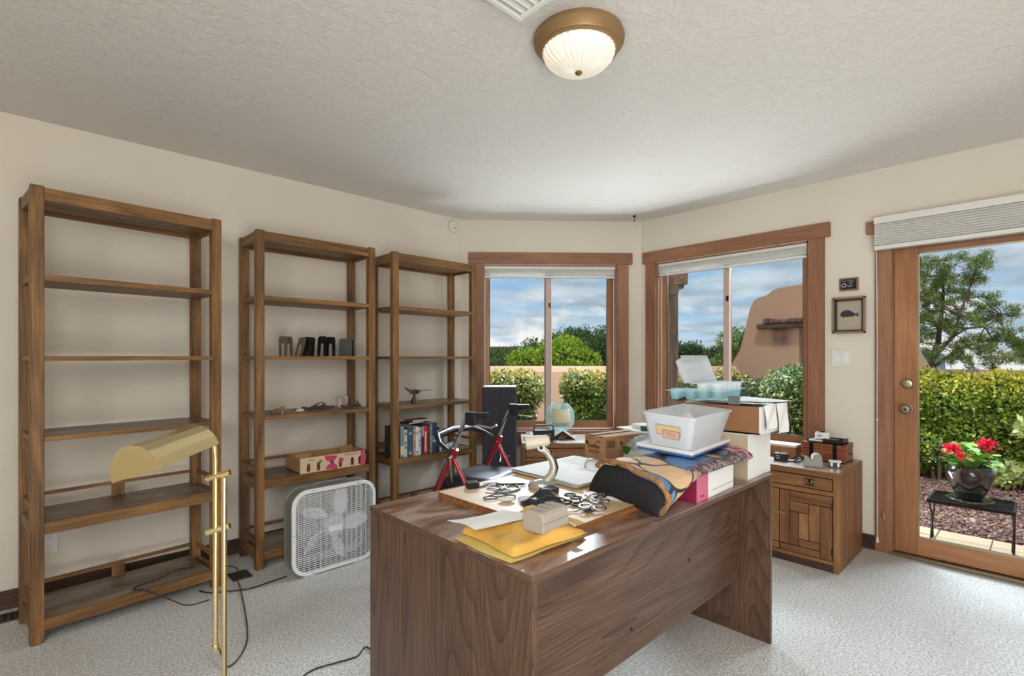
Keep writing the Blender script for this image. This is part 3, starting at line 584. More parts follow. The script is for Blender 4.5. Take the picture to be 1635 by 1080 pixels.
cord('chrome_chain', 'loose chrome key chain tangled among the scissors', 'chain', [Zp(918, 806), Zp(930, 797), Zp(945, 800), Zp(958, 790), Zp(966, 797), Zp(950, 804), Zp(961, 806), Zp(964, 813)], .0035, 'chrome')
t = thing('horseshoe_magnet', 'grey horseshoe shaped magnet standing in front of the printed carton', 'magnet', tuple(onz(946, 754, BZ)), R(-50))
MB().rings([[(math.cos(q) * .033 * a, b_, .02 + math.sin(q) * .033 * a) if True else 0 for a, b_ in ((.8, -.006), (1.12, -.006), (1.12, .006), (.8, .006))] for q in [i * math.pi / 12 for i in range(13)]]).box(-.037, -.026, -.006, .006, 0, .022).box(.026, .037, -.006, .006, 0, .022).build('bar', 'chrome', t)
# papers
def stack(name, label, loc, rz, w, d, sheets, cat='papers'):
    t = thing(name, label, cat, loc, rz); z = 0; rnd = random.Random(len(label))
    for i, (h, m) in enumerate(sheets):
        a = rnd.uniform(-2.5, 2.5); ox, oy = rnd.uniform(-.008, .008), rnd.uniform(-.008, .008)
        MB().grid(lambda u, v: ((u - .5) * w, (v - .5) * d, h + .003 * math.sin(3 * u + i) * math.sin(2.5 * v + 2 * i) ** 2 + .001), 6, 6).box(-w / 2, w / 2, -d / 2, d / 2, 0, h, None)
        s = MB().box(-w / 2, w / 2, -d / 2, d / 2, z, z + h, Matrix.Translation((ox, oy, 0)) @ Matrix.Rotation(R(a), 4, 'Z')).build('sheet' if h < .003 else 'folder', m, t); z += h + .0004
    return t
stack('paper_stack', 'pile of pale folders and papers at the back of the board', (1.655, 1.345, BZ - .001), R(-3), .40, .37, [(.004, 'card'), (.004, 'bluep'), (.003, 'paper2'), (.0025, 'bluep'), (.003, 'paper2'), (.002, 'paper')])
# printed carton
t = thing('printed_carton', 'brown cardboard carton with dark brand print, behind the horseshoe magnet', 'box', (1.905, 1.385, BZ), R(-9))
bx(0, .30, 0, .128, 0, .112).build('carton', 'card', t, .001)
for y in (-.004, .128): MB().grid(lambda u, v: (u * .30, y + (v * .055 - (.0 if y < 0 else 0)) * (1 if y < 0 else -1), .1135 + .004 * math.sin(v * 2)), 4, 3).build('top_flap', 'card', t)
TL = Matrix(((0, 0, -1, -.0006), (-1, 0, 0, 0), (0, 1, 0, 0), (0, 0, 0, 1)))
def onleft(y, z): return Matrix.Translation((-.0006, y, z)) @ Matrix(((0, 0, -1, 0), (-1, 0, 0, 0), (0, 1, 0, 0), (0, 0, 0, 1)))
def onfront(x, z, y=-.0006): return Matrix.Translation((x, y, z)) @ RX
text('Swiffer', .030, 'ink', t, onleft(.068, .066), 'brand_lettering', .0006); text('WETJET', .021, 'ink', t, onleft(.064, .040), 'lettering', .0004)
text('HALL.', .012, 'ink', t, onleft(.035, .090), 'lettering', .0002); text('HEAVY DUTY', .008, 'ink', t, onleft(.092, .100), 'lettering')
MB().prism([(0, .010), (.010, .003), (.007, -.010), (-.007, -.010), (-.010, .003)], 0, .0004, mat=onleft(.114, .082)).build('printed_badge', 'ink', t)
f = MB(); f.box(.012, .075, -.0005, 0, .055, .0565).box(.012, .075, -.0005, 0, .098, .0995).box(.012, .0135, -.0005, 0, .055, .0995).box(.0735, .075, -.0005, 0, .055, .0995)
for i in range(11): f.box(.019 + i * .0046, .019 + i * .0046 + (.0022 if i % 3 else .0032), -.0005, 0, .061, .094)
for i in range(14): f.box(.012 + i * .011, .015 + i * .011, -.0005, 0, .006, .046)
f.box(.012, .165, -.0005, 0, .048, .0495); f.build('barcode', 'ink', t)
MB().lathe([(.009, 0), (.009, .0004), (.001, .0004)], n=14, mat=onfront(.112, .078)).build('printed_badge', 'ink', t)
# green and yellow glass, clear wrapped goods behind the blanket
p = onz(1008, 742, .735)
t = thing('green_votive', 'ribbed dark green glass bowl behind the blanket', 'bowl', (p.x, p.y, BZ + .0))
rs = []
for r, z in ((.020, 0), (.030, .006), (.022, .016), (.03, .028), (.038, .04), (.041, .065), (.038, .067), (.034, .045), (.004, .035)):
    rs.append([(r * (1 + (.03 if i % 2 else -.03)) * math.cos(2 * math.pi * i / 48), r * (1 + (.03 if i % 2 else -.03)) * math.sin(2 * math.pi * i / 48), z) for i in range(48)])
MB().rings(rs).build('bowl', 'greenglass', t)
t = thing('yellow_glass', 'yellow green glass tumbler between the green bowl and the clear bin', 'glass', (p.x + .085, p.y - .05, BZ)); MB().lathe([(.024, 0), (.029, .07), (.027, .07), (.022, .006), (.001, .006)], n=20).build('tumbler', 'ylwglass', t)
def eggcarton(name, label, loc, rz, nx=6, ny=2, mats=('egg', 'eggb'), lid=None):
    t = thing(name, label, 'egg carton', loc, rz); s = .064; W, D = nx * s, ny * s
    f = MB()
    for x in range(nx + 1): f.box(x * s - .004, x * s + .004, -.006, D + .006, .040, .0415)
    for y in range(ny + 1): f.box(-.006, W + .006, y * s - .004, y * s + .004, .040, .0416)
    f.build('rim', mats[0], t)
    for i in range(nx):
        for j in range(ny): MB().lathe([(.001, 0), (.015, .0), (.020, .010), (.0245, .040)], ((i + .5) * s, (j + .5) * s, 0), 14, cap=False).build('egg_cup', mats[1], t)
    if lid is not None:
        M = Matrix.Translation((0, D + .006, .043)) @ Matrix.Rotation(R(lid), 4, 'X')
        def lp(a, z): return [(a, a, z), (W - a, a, z), (W - a, D - a, z), (a, D - a, z)]
        l_ = MB().rings([lp(-.006, 0), lp(.004, 0), lp(.010, -.036), lp(.010, -.036)], cap=True, mat=M)
        for i in range(nx): l_.ball(((i + .5) * s, D * .3, -.030), .019, 1, 1.1, .7, 10, 6, M).ball(((i + .5) * s, D * .72, -.030), .019, 1, 1.1, .7, 10, 6, M)
        l_.build('lid', mats[0], t)
    return t
a = at(1045, 700, 2.45)
t = thing('wrapped_glasses', 'bundle of clear bubble wrap behind the translucent bin', 'bubble wrap', (1.97, 1.20, BZ), R(-20))
MB().grid(lambda u, v: (u * .17, -.02 + v * .22, .03 + .095 * math.sin(math.pi * min(1, max(0, u))) ** .35 * math.sin(math.pi * v) ** .35 + .006 * math.sin(40 * u) * math.sin(46 * v)), 40, 40).build('wrap', 'egg', t, fix=False)
MB().box(-.03, .19, -.02, .19, .150, .154).cbox(.02, .16, .02, .15, .154, .172, .006).build('tray', 'paper', t); MB().lathe([(.016, .154), (.018, .175), (.001, .176)], (.005, .03, 0), 14).build('cap', plain('dark_green_cap', (36, 84, 60), .4), t)
MB().box(.0, .15, .03, .2, 0, .05).build('tray_base', 'paper2', t)
# pink and white carton under the blanket
t = thing('pink_carton', 'pink and white carton under the patterned blanket', 'box', (1.66, .822, .735), R(2))
MB().box(0, .095, 0, .19, 0, .097).build('pink_half', plain('dusty_pink_carton', (200, 104, 136), .55), t, .001); MB().box(.095, .325, 0, .19, 0, .097).build('white_half', 'whitebox', t, .001); bx(-.0008, 0, 0, .19, 0, .097).build('magenta_end', 'magenta', t)
text('Pouch', .012, 'magenta', t, onfront(.045, .02), 'lettering')
MB().box(.12, .315, -.0005, 0, .024, .0255).build('printed_line', 'ink', t)
# white carton and brown box stack
t = thing('white_carton', 'tall plain white carton at the right end of the desk', 'box', (2.125, .832, .735), R(1)); bx(0, .255, 0, .30, 0, .187).build('carton', 'whitebox', t, .001); bx(-.0006, 0, .002, .298, .002, .185).build('shaded_side', plain('shaded_carton_side', (172, 158, 134), .7), t); bx(.12, .125, 0, .3, .187, .1874).build('lid_seam', 'card2', t)  # left face of the white carton tinted tan: its shade is in the colour
t = thing('brown_box', 'open brown cardboard box full of papers on the white carton', 'box', (2.14, .790, .924), 0)
f = MB(); f.box(0, .006, .006, .375, 0, .112).box(.30, .306, 0, .375, 0, .112).box(.006, .30, .369, .375, 0, .112).box(0, .306, 0, .375, 0, .005); f.build('box_body', 'card2', t)
bx(.0, .306, -.0015, .0055, 0, .112).build('white_end', 'whitebox', t); bx(.008, .298, .008, .367, .005, .105).build('packed_papers', 'paper2', t)
rnd = random.Random(5)
for i in range(7):
    x0, y0 = rnd.uniform(-.01, .07), rnd.uniform(-.015, .13); a = rnd.uniform(-14, 14)
    ph = rnd.uniform(0, 6)
    MB().grid(lambda u, v: (u * .21, v * .24, .113 + i * .0022 + .0022 * math.sin(3 * u + ph) * math.sin(2.2 * v + ph) + .002), 8, 8)._a([], []).build('loose_sheet', ['paper', 'paper2', 'paper'][i % 3], t, fix=False).matrix_local = Matrix.Translation((x0, y0, 0)) @ Matrix.Rotation(R(a), 4, 'Z')
for i, (x0, dz) in enumerate(((.02, .10), (.16, .13))):
    MB().grid(lambda u, v: (x0 + u * .12 + .004 * math.sin(v * 6), -.006 - .012 * math.sin(v * 2 + u * 3) ** 2, .118 - v * dz), 8, 8).build('hanging_sheet', 'paper', t, fix=False)
bx(0, .05, 0, .0008, 0, .035).build('printed_card', plain('grey_printed_card', (96, 108, 108), .6), t).matrix_local = Matrix.Translation((-.004, .13, .117)) @ Matrix.Rotation(R(-90), 4, 'Z') @ Matrix.Rotation(R(0), 4, 'X')
eggcarton('egg_carton', 'lower clear aqua tinted egg carton in the stack on the brown box', (2.165, .955, 1.050), R(6), 5, 2)
eggcarton('egg_carton', 'clear egg carton with its lid standing open, on top of the other carton', (2.165, .958, 1.080), R(5), 5, 2, ('egg', 'egg'), lid=68)
eggcarton('egg_carton', 'aqua egg carton lying left of the two stacked ones on the brown box', (2.165, 1.075, 1.046), R(17), 3, 2)
# translucent bin and its lid
BM = Matrix.Rotation(R(3.5), 4, 'X')
t = thing('bin_lid', 'white storage lid with blue underside under the translucent bin', 'lid', (1.728, .872, .873), R(5)); t.rotation_euler = (R(3), 0, R(5))
MB().cbox(0, .445, 0, .225, .010, .024, .004).build('lid_top', 'lid', t); MB().cbox(.004, .441, .004, .221, 0, .010, .003).build('blue_rim', 'blue', t)
t = thing('storage_bin', 'translucent plastic storage bin with an address label, topmost of the pile', 'bin', (1.70, .862, .899)); t.rotation_euler = (R(4), 0, R(6))
def rr(w0, w1, d0, d1, z, c=.015):
    return [(w0 + c, d0, z), (w1 - c, d0, z), (w1, d0 + c, z), (w1, d1 - c, z), (w1 - c, d1, z), (w0 + c, d1, z), (w0, d1 - c, z), (w0, d0 + c, z)]
MB().rings([rr(.03, .375, .018, .175, .004), rr(.03, .375, .018, .175, 0), rr(0, .42, 0, .195, .112), rr(-.006, .426, -.006, .201, .114), rr(-.006, .426, -.006, .201, .122), rr(.008, .412, .008, .187, .122), rr(.012, .408, .012, .183, .112), rr(.036, .369, .024, .169, .004)], cap=False)._a([(.03, .018, .002), (.375, .018, .002), (.375, .175, .002), (.03, .175, .002)], [(0, 1, 2, 3)]).build('tub', 'bin', t)
# label on the end face (towards -x)
def onend(y, z, off=.0): # end face leans outwards with height
    return Matrix.Translation((.03 - .03 * z / .112 - .0012 - off, y, z)) @ Matrix.Rotation(R(-15), 4, 'Y') @ Matrix(((0, 0, -1, 0), (-1, 0, 0, 0), (0, 1, 0, 0), (0, 0, 0, 1)))
MB().box(-.045, .045, -.018, .018, 0, .0004, onend(.095, .064)).build('address_label', plain('tan_label', (206, 184, 146), .7), t)
MB().box(-.047, .047, -.020, .020, -.0002, .0002, onend(.095, .064)).build('label_border', plain('olive_border', (134, 126, 100), .7), t)
MB().box(-.032, .032, -.016, .016, .0006, .001, onend(.084, .049)).build('red_border', plain('red_brown_border', (160, 80, 56), .7), t)
MB().box(-.030, .030, -.014, .014, .001, .0014, onend(.084, .049)).build('inner_label', plain('pink_tan_label', (208, 174, 150), .7), t)
f = MB()
for i, (a, b) in enumerate(((-.02, .012), (-.022, .02), (-.012, .014))): f.box(a, b, .006 - i * .006, .008 - i * .006, .0014, .0017, onend(.084, .049))
f.build('handwriting', plain('faded_ink', (138, 132, 122), .8), t)
t = thing('paper_roll', 'crumpled cream paper lying inside the translucent bin', 'paper', (1.93, .995, .915), R(30)); MB().ball((0, 0, .05), .042, 1.3, .8, 1.2, 10, 7).build('wad', plain('cream_wrap', (214, 206, 192), .8, bump=.6, bs=30, bd=.01), t)
# patterned blanket folded over the carton
k = NT('patterned_quilt'); tcx = k.add('ShaderNodeTexCoord')
mpx = k.add('ShaderNodeMapping', {0: tcx.outputs['UV'], 'Scale': (9.0, 4.2, 1.0), 'Rotation': (0, 0, .5)})
nz = k.add('ShaderNodeTexNoise', {'Vector': mpx.outputs[0], 'Scale': .8}); mm = k.add('ShaderNodeMixRGB', {0: .25, 1: mpx.outputs[0], 2: nz.outputs['Color']}, blend_type='LINEAR_LIGHT')
v1 = k.add('ShaderNodeTexVoronoi', {'Vector': mm.outputs[0], 'Scale': .62, 'Randomness': .9}); v2 = k.add('ShaderNodeTexVoronoi', {'Vector': mm.outputs[0], 'Scale': .62, 'Randomness': .9}, feature='DISTANCE_TO_EDGE')
s1 = k.add('ShaderNodeSeparateColor', {0: v1.outputs['Color']})
pal = k.add('ShaderNodeValToRGB', {0: s1.outputs[0]}); pal.color_ramp.interpolation = 'CONSTANT'
for i, (p_, c_) in enumerate(((0, (78, 124, 178)), (.28, (214, 180, 142)), (.5, (196, 150, 112)), (.66, (98, 140, 190)), (.8, (226, 198, 164)), (.92, (120, 84, 74)))):
    if i > 1: pal.color_ramp.elements.new(p_)
    pal.color_ramp.elements[i].position = p_; pal.color_ramp.elements[i].color = (*lin(c_), 1)
edge = k.ramp(v2.outputs['Distance'], [(.035, (0,) * 3), (.055, (1,) * 3)])
sx_ = k.add('ShaderNodeSeparateXYZ', {0: tcx.outputs['UV']})
front = k.ramp(sx_.outputs[1], [(.0, (1,) * 3), (.30, (1,) * 3), (.36, (0,) * 3)])
n5 = k.add('ShaderNodeTexNoise', {'Vector': k.add('ShaderNodeMapping', {0: tcx.outputs['UV'], 'Scale': (26, 8, 1), 'Rotation': (0, 0, .4)}).outputs[0], 'Scale': 1.0, 'Detail': 2.0})
dark = k.ramp(n5.outputs['Fac'], [(.38, lin((52, 44, 48))), (.52, lin((98, 74, 74))), (.6, lin((176, 158, 160))), (.68, lin((60, 50, 56)))])
c1 = k.add('ShaderNodeMixRGB', {0: edge, 1: (*lin((44, 38, 44)), 1), 2: pal.outputs[0]})
fr2 = k.add('ShaderNodeMath', {0: front, 1: k.ramp(sx_.outputs[0], [(.22, (0,) * 3), (.34, (1,) * 3)])}, operation='MULTIPLY')
c2 = k.add('ShaderNodeMixRGB', {0: fr2.outputs[0], 1: c1.outputs[0], 2: dark})
c3 = k.add('ShaderNodeMixRGB', {0: k.ramp(sx_.outputs[0], [(.90, (0,) * 3), (.93, (1,) * 3)]), 1: c2.outputs[0], 2: k.ramp(n5.outputs['Fac'], [(.4, lin((40, 30, 50))), (.5, lin((206, 92, 140))), (.6, lin((230, 190, 214)))])})
k.l.new(c3.outputs[0], k.b.inputs['Base Color']); k.b.inputs['Roughness'].default_value = .42
k.bump(k.add('ShaderNodeTexNoise', {'Vector': tcx.outputs['UV'], 'Scale': 22.0, 'Detail': 3.0}).outputs['Fac'], .5, .01)
M_['quilt'] = k.m; M_['furtrim'] = plain('tan_piped_edge', (150, 112, 72), .8, var=.35, vs=40, bump=.8, bs=160, bd=.004); M_['lining'] = plain('black_quilt_lining', (20, 21, 26), .8, var=.3, vs=8, bump=.5, bs=40, bd=.006)
t = thing('patterned_blanket', 'folded blue and tan patterned blanket with black lining draped over the pink carton', 'blanket', (1.45, .80, .735))
S0 = [(.036, .010), (.004, .045), (.004, .078), (.030, .108), (.075, .124), (.115, .136), (.155, .147), (.195, .152), (.235, .149), (.270, .138), (.292, .120)]
S1 = [(.016, .096), (.006, .104), (.012, .116), (.035, .127), (.07, .131), (.11, .133), (.15, .134), (.19, .134), (.23, .133), (.265, .128), (.285, .118)]
def sect(u):
    e = max(0, 1 - u / .36); e = e * e * (3 - 2 * e)
    return [(a[0] * e + b[0] * (1 - e), a[1] * e + b[1] * (1 - e)) for a, b in zip(S0, S1)]
NU, NV = 30, 28
def blk(u, v, dz=0, inset=0):
    A = sect(u); q = v * (len(A) - 1); i = min(int(q), len(A) - 2); s = q - i
    p0, p1, p2, p3 = [Vector(A[min(max(j, 0), len(A) - 1)]) for j in (i - 1, i, i + 1, i + 2)]
    P = .5 * ((2 * p1) + (p2 - p0) * s + (2 * p0 - 5 * p1 + 4 * p2 - p3) * s * s + (3 * p1 - p0 - 3 * p2 + p3) * s ** 3)
    wr = (.003 * math.sin(11 * u + 6 * v) + .002 * math.sin(23 * v - 9 * u) + .002 * math.sin(31 * u + 2 * v)) * (1 if u < .3 else .45)
    skew = -.03 * math.sin(math.pi * v) + .02 * (v - .3)
    return (u * .655 + skew * max(0, 1 - u * 2.2) + inset, P.x, P.y + wr - dz)
body = MB().grid(lambda u, v: blk(u, v), NU, NV).build('quilted_cover', 'quilt', t, fix=False)
uv = body.data.uv_layers.new(name='UVMap')
for poly_ in body.data.polygons:
    for li in poly_.loop_indices:
        vi = body.data.loops[li].vertex_index; uv.data[li].uv = ((vi % (NU + 1)) / NU, (vi // (NU + 1)) / NV)
md = body.modifiers.new('thick', 'SOLIDIFY'); md.thickness = .012; md.offset = -1
MB().tube([blk(0.0, i / 24) for i in range(25)], [.009 + .002 * math.sin(i * 1.9) for i in range(25)], 8).build('piped_edge', 'furtrim', t)
pts = [Vector(blk(0.02, i / 24, .008)) for i in range(25)]
lo = [Vector((-.02 + .02 * q, .036 + .285 * q, .002 + .026 * min(1, q * 1.6))) for q in [i / 24 for i in range(25)]]
vs = []
for j in range(9):
    s = j / 8
    for a_, b_ in zip(lo, pts): q = a_.lerp(b_, s); vs.append((q.x - .012 * math.sin(math.pi * s), q.y, q.z))
MB()._a(vs, [(j * 25 + i, j * 25 + i + 1, (j + 1) * 25 + i + 1, (j + 1) * 25 + i) for j in range(8) for i in range(24)], True).build('dark_lining', 'lining', t, fix=False)

# ------------------------------------------------------------------ box fan
t = thing('box_fan', 'white square box fan standing on the carpet in front of the bookcase', 'fan', (1.059, 2.858, 0))
W, H, D = .507, .49, .125
def rsq(w0, w1, h0, h1, c, y, n=6):
    o = []
    for cx, cz, a0 in ((w1 - c, h0 + c, -90), (w1 - c, h1 - c, 0), (w0 + c, h1 - c, 90), (w0 + c, h0 + c, 180)):
        for i in range(n + 1): a = R(a0 + 90 * i / n); o.append((cx + c * math.cos(a), y, cz + c * math.sin(a)))
    return o
z0 = .006
MB().rings([rsq(.006, W - .006, z0 + .006, H - .006, .085, .012), rsq(.006, W - .006, z0 + .006, H - .006, .085, D - .012)], cap=False).rings([rsq(.009, W - .009, z0 + .009, H - .009, .083, D - .012), rsq(.009, W - .009, z0 + .009, H - .009, .083, .012)], cap=False).build('shell', 'fansteel', t)
for y0, y1, nm in ((0, .014, 'front_bezel'), (D - .014, D, 'rear_bezel')):
    MB().rings([rsq(0.004, W - .004, z0 + .004, H - .004, .088, y0), rsq(0, W, z0, H, .09, y0 + .004), rsq(0, W, z0, H, .09, y1), rsq(.020, W - .020, z0 + .02, H - .02, .072, y1), rsq(.020, W - .020, z0 + .02, H - .02, .072, y0), rsq(0.004, W - .004, z0 + .004, H - .004, .088, y0)], cap=False).build(nm, 'white' if y0 == 0 else 'fansteel', t)
def inside(x, z):
    c = .072; a = max(abs(x - W / 2) - (W / 2 - .02 - c), 0); b = max(abs(z - (H + z0) / 2) - ((H - z0) / 2 - .02 - c), 0); return a * a + b * b <= c * c
for nm, y in (('front_grille', .004), ('rear_grille', D - .006)):
    g = MB(); nh = 40
    for i in range(nh):
        z = .032 + i * (H - .054) / (nh - 1); c = .072; b = max(abs(z - (H + z0) / 2) - ((H - z0) / 2 - .02 - c), 0)
        if b >= c: continue
        x = W / 2 - .02 - c + math.sqrt(max(0, c * c - b * b)); g.box(W / 2 - x, W / 2 + x, y, y + .0022, z - .0017, z + .0017)
    for i in range(15):
        x = .036 + i * (W - .072) / 14; c = .072; a = max(abs(x - W / 2) - (W / 2 - .02 - c), 0); zz = (H - z0) / 2 - .02 - c + math.sqrt(max(0, c * c - a * a)); g.box(x - .0011, x + .0011, y - .001, y + .003, (H + z0) / 2 - zz, (H + z0) / 2 + zz)
    tag(g.build(nm, 'white', t), kind='stuff')
cx, cz = W / 2, (H + z0) / 2
MB().lathe([(.001, .018), (.055, .018), (.062, .024), (.062, .085), (.001, .085)], n=28, mat=Matrix.Translation((cx, 0, cz)) @ Matrix.Rotation(R(-90), 4, 'X')).build('motor', plain('motor_hub_white', (214, 218, 222), .4), t)
MB().box(cx - .045, cx + .038, .0, .003, cz - .025, cz + .012).build('badge', 'white', t)
M_['blade'] = plain('fan_blade_white', (240, 243, 248), .4)
for q in range(5):
    a0 = R(72 * q - 10)
    def bf(u, v):
        r = .05 + .165 * u; wdt = (.20 + .42 * math.sin(math.pi * min(1, u * .85 + .15))) * .9; a = a0 + (v - .5) * wdt * (1.25 - .35 * u) + .25 * u
        return (cx + r * math.cos(a), .055 + (v - .5) * .05, cz + r * math.sin(a))
    b_ = MB().grid(bf, 8, 6).build('blade', 'blade', t, fix=False); s_ = b_.modifiers.new('s', 'SOLIDIFY'); s_.thickness = .003
for x in (.10, W - .10): MB().box(x - .03, x + .03, .01, D - .01, 0, .008).build('foot', 'white', t)
for x, z in ((.12, H - .010), (W - .12, H - .010), (.010, cz), (.12, .016), (W - .12, .016)): MB().cyl((x, -.001, z), (x, .003, z), .004, 8).build('screw', 'nickel', t)
MB().tube([(.15, .06, H + .001), (.16, .06, H + .016), (.34, .06, H + .016), (.35, .06, H + .001)], .006, 8).build('handle', 'fansteel', t)
cord('fan_cord', 'dark cord running along the carpet from the box fan', 'cord', [(1.055, 2.93, .01), tuple(onz(430, 930, .006)), tuple(onz(400, 940, .006)), tuple(onz(370, 944, .006)), tuple(onz(335, 947, .006)), tuple(onz(318, 944, .006))], .0035, 'black')
# ------------------------------------------------------------------ brass pharmacy lamp
F = Vector((ca, sa, 0)); RT = Vector((sa, -ca, 0))
base = at(358, 570, 1.35); t = thing('floor_lamp', 'polished brass pharmacy floor lamp with a half round trough shade', 'lamp', (base.x, base.y, 0), R(YAW - 90))  # local x to the right, local y away
MB().lathe([(.115, 0), (.118, .008), (.105, .018), (.03, .026), (.014, .04), (.001, .04)], n=36).build('base', 'brass', t)
MB().tube([(0, 0, .03), (0, 0, .92)], .0068, 14).build('pole', 'brass', t)
x1 = -.0235
MB().tube([(x1, 0, .47), (x1, 0, .97), (x1 - .002, .002, .995), (x1 - .010, .004, 1.012), (x1 - .022, .004, 1.018), (x1 - .034, .002, 1.016)], .0064, 12).build('sliding_rod', 'brass', t)
MB().lathe([(.009, 0), (.009, .012), (.001, .013)], (x1, 0, .462), 12).build('rod_cap', 'brass', t)
for z in (.925, .782): MB().tube([(-.045, -.004, z - .008), (.012, .006, z + .007)], .0082, 12).build('clamp', 'brass', t); 
# trough shade: axis level, far end at the rod, near end towards the window side of the room
A = at(312, 703, 1.365) - Vector((base.x, base.y, 0)); Bn = at(212, 741, 1.135) - Vector((base.x, base.y, 0))
inv = Matrix.Rotation(-R(YAW - 90), 4, 'Z'); A, Bn = inv @ A, inv @ Bn; ax = (Bn - A).normalized(); side = Vector((0, 0, 1)).cross(ax).normalized(); up = ax.cross(side).normalized()
rot = Matrix.Rotation(R(17), 4, ax); side, up = rot @ side, rot @ up
def arc(c, ra, rb, n=9): return [c + side * (ra * math.cos(math.pi * i / n)) + up * (rb * math.sin(math.pi * i / n) - rb * .4) for i in range(n + 1)]
ra, rb = .058, .070
MB().rings([arc(A, ra, rb), arc(Bn, ra, rb)], cap=False, closed=False).build('shade', 'brass', t, fix=False).modifiers.new('s', 'SOLIDIFY').thickness = .0015
for c_, nm in ((A, 'end_cap'), (Bn, 'end_cap')): MB().rings([arc(c_, ra, rb), arc(c_ + ax * .0015, ra, rb)]).build(nm, 'brass', t)
MB().tube([A + ax * .03 - up * .005, Bn - ax * .03 - up * .005], .014, 12).build('bulb', plain('unlit_bulb', (226, 220, 204), .3), t)
MB().tube([A - ax * .004, Vector((x1 - .030, .002, 1.016))], .0064, 10).build('shade_arm', 'brass', t)
cord('lamp_cord', 'grey lamp cord looping over the bottom shelf of the empty bookcase', 'cord', [tuple(onz(350, 1036, .02)), tuple(onz(366, 1065, .006)), tuple(onz(395, 1020, .005)), tuple(onz(385, 945, .005)), tuple(onz(378, 925, .005)), tuple(onz(372, 905, .04)), (.60, 3.17, .112), (.50, 3.14, .102), (.42, 3.12, .102), (.38, 3.08, .102), (.42, 3.02, .102), tuple(onz(272, 958, .06)), tuple(onz(300, 967, .006)), tuple(onz(335, 958, .006))], .003, 'dkgrey')
cord('extension_cord', 'black cord on the carpet running in from the left of the desk', 'cord', [tuple(onz(470, 1092, .005)), tuple(onz(500, 1070, .005)), tuple(onz(540, 1058, .005)), tuple(onz(570, 1049, .005)), tuple(onz(592, 1038, .005)), (.95, 1.45, .006)], .003, 'black')
bx(-.05, .05, -.06, .06, 0, .006).build('x', 'dkgrey').name = 'carpet_patch'
o = bpy.data.objects['carpet_patch']; o.location = onz(383, 920, 0); tag(o, 'dark flat scrap on the carpet between the two left bookcases', 'mat')
# ------------------------------------------------------------------ things on the middle bookcase
def bookend(label, x, y, rz, mat, hole=True, tilt=0, w=.072, h=.125):
    t = thing('bookend', label, 'bookend', (.961 + x, 3.142 + y, 1.243), R(rz - 10), 'metal bookends on the middle bookcase')
    T = Matrix.Rotation(R(tilt), 4, 'Y')
    if hole:
        MB().rings([[(x_, yy, zz) for yy, zz in ((-w / 2, 0), (-w / 2, h - .012), (-w / 2 + .012, h), (w / 2 - .012, h), (w / 2, h - .012), (w / 2, 0), (w * .2, 0), (w * .14, h * .58), (0, h * .68), (-w * .14, h * .58), (-w * .2, 0))] for x_ in (0, .0025)], mat=T).build('upright', mat, t)
    else:
        MB().rings([[(x_, yy, zz) for yy, zz in ((-w / 2, 0), (-w / 2, h - .012), (-w / 2 + .012, h), (w / 2 - .012, h), (w / 2, h - .012), (w / 2, 0))] for x_ in (0, .003)], mat=T).build('upright', mat, t)
    bx(-.10, .002, -w * .45, w * .45, 0, .002).build('base_plate', mat, t)
bookend('leftmost tan metal bookend on the shelf', .19, .12, 30, 'tanmetal')
bookend('second tan metal bookend, just right of the leftmost one', .235, .15, 30, 'tanmetal')
bookend('pale bookend leaning back left of the black ones', .275, .10, 25, 'tanmetal', tilt=16)
bookend('black bookend with arched cutout leaning left, middle of the shelf', .325, .10, 48, 'blackenamel', tilt=8)
bookend('black bookend tight behind the arched one', .36, .14, 40, 'blackenamel', tilt=8)
bookend('tallest black bookend right of the arched one', .435, .12, 38, 'blackenamel', tilt=4, h=.132)
bookend('black bookend with a bright edge, fourth from the right end', .49, .11, 42, 'blackenamel', h=.128)
bookend('solid grey bookend at the right end of the shelf', .60, .12, 62, M_.setdefault('dkgreymetal', plain('dark_grey_enamel', (46, 50, 48), .5, 0)), hole=False, h=.12, w=.085)
bookend('solid black bookend behind the grey one at the right end', .635, .14, 62, 'blackenamel', hole=False, h=.118)
def onshelf(bx0, px, y, z): return (ony(px, y), y, z)
def twig(name, label, cat, px0, px1, y, z, r, mat, seed, parts=1, rise=.01):
    rnd = random.Random(seed); x0, x1 = ony(px0, y), ony(px1, y); t = thing(name, label, cat, (x0, y, z))
    P = [(i / 6 * (x1 - x0), rnd.uniform(-.02, .02), r + rnd.uniform(0, rise)) for i in range(7)]; MB().tube(P, [r * (.5 + .7 * math.sin(math.pi * (i + .6) / 7.2)) for i in range(7)], 8).build('stem', mat, t)
    for b_ in range(parts): 
        q = Vector(P[2 + b_ % 4]); MB().tube([q, q + Vector((rnd.uniform(-.03, .03), -.02, .02)), q + Vector((rnd.uniform(-.05, .05), -.03, .035))], [r * .6, r * .4, r * .15], 6).build('branch', mat, t)
M_['drift'] = plain('dark_driftwood', (78, 64, 60), .85, var=.35, vs=30, bump=.5, bs=60, bd=.004); M_['stone'] = plain('brown_stone', (122, 98, 70), .8, var=.3, vs=20); M_['shell'] = plain('cream_shell', (206, 186, 160), .5, var=.15, vs=20)
twig('driftwood', 'long dark knobbly driftwood stick on the middle bookcase shelf', 'driftwood', 484, 534, 3.26, .893, .012, 'drift', 2, 3)
twig('driftwood', 'twisted black driftwood at the right end of the middle shelf', 'driftwood', 545, 576, 3.2, .893, .010, 'drift', 6, 3, .02)
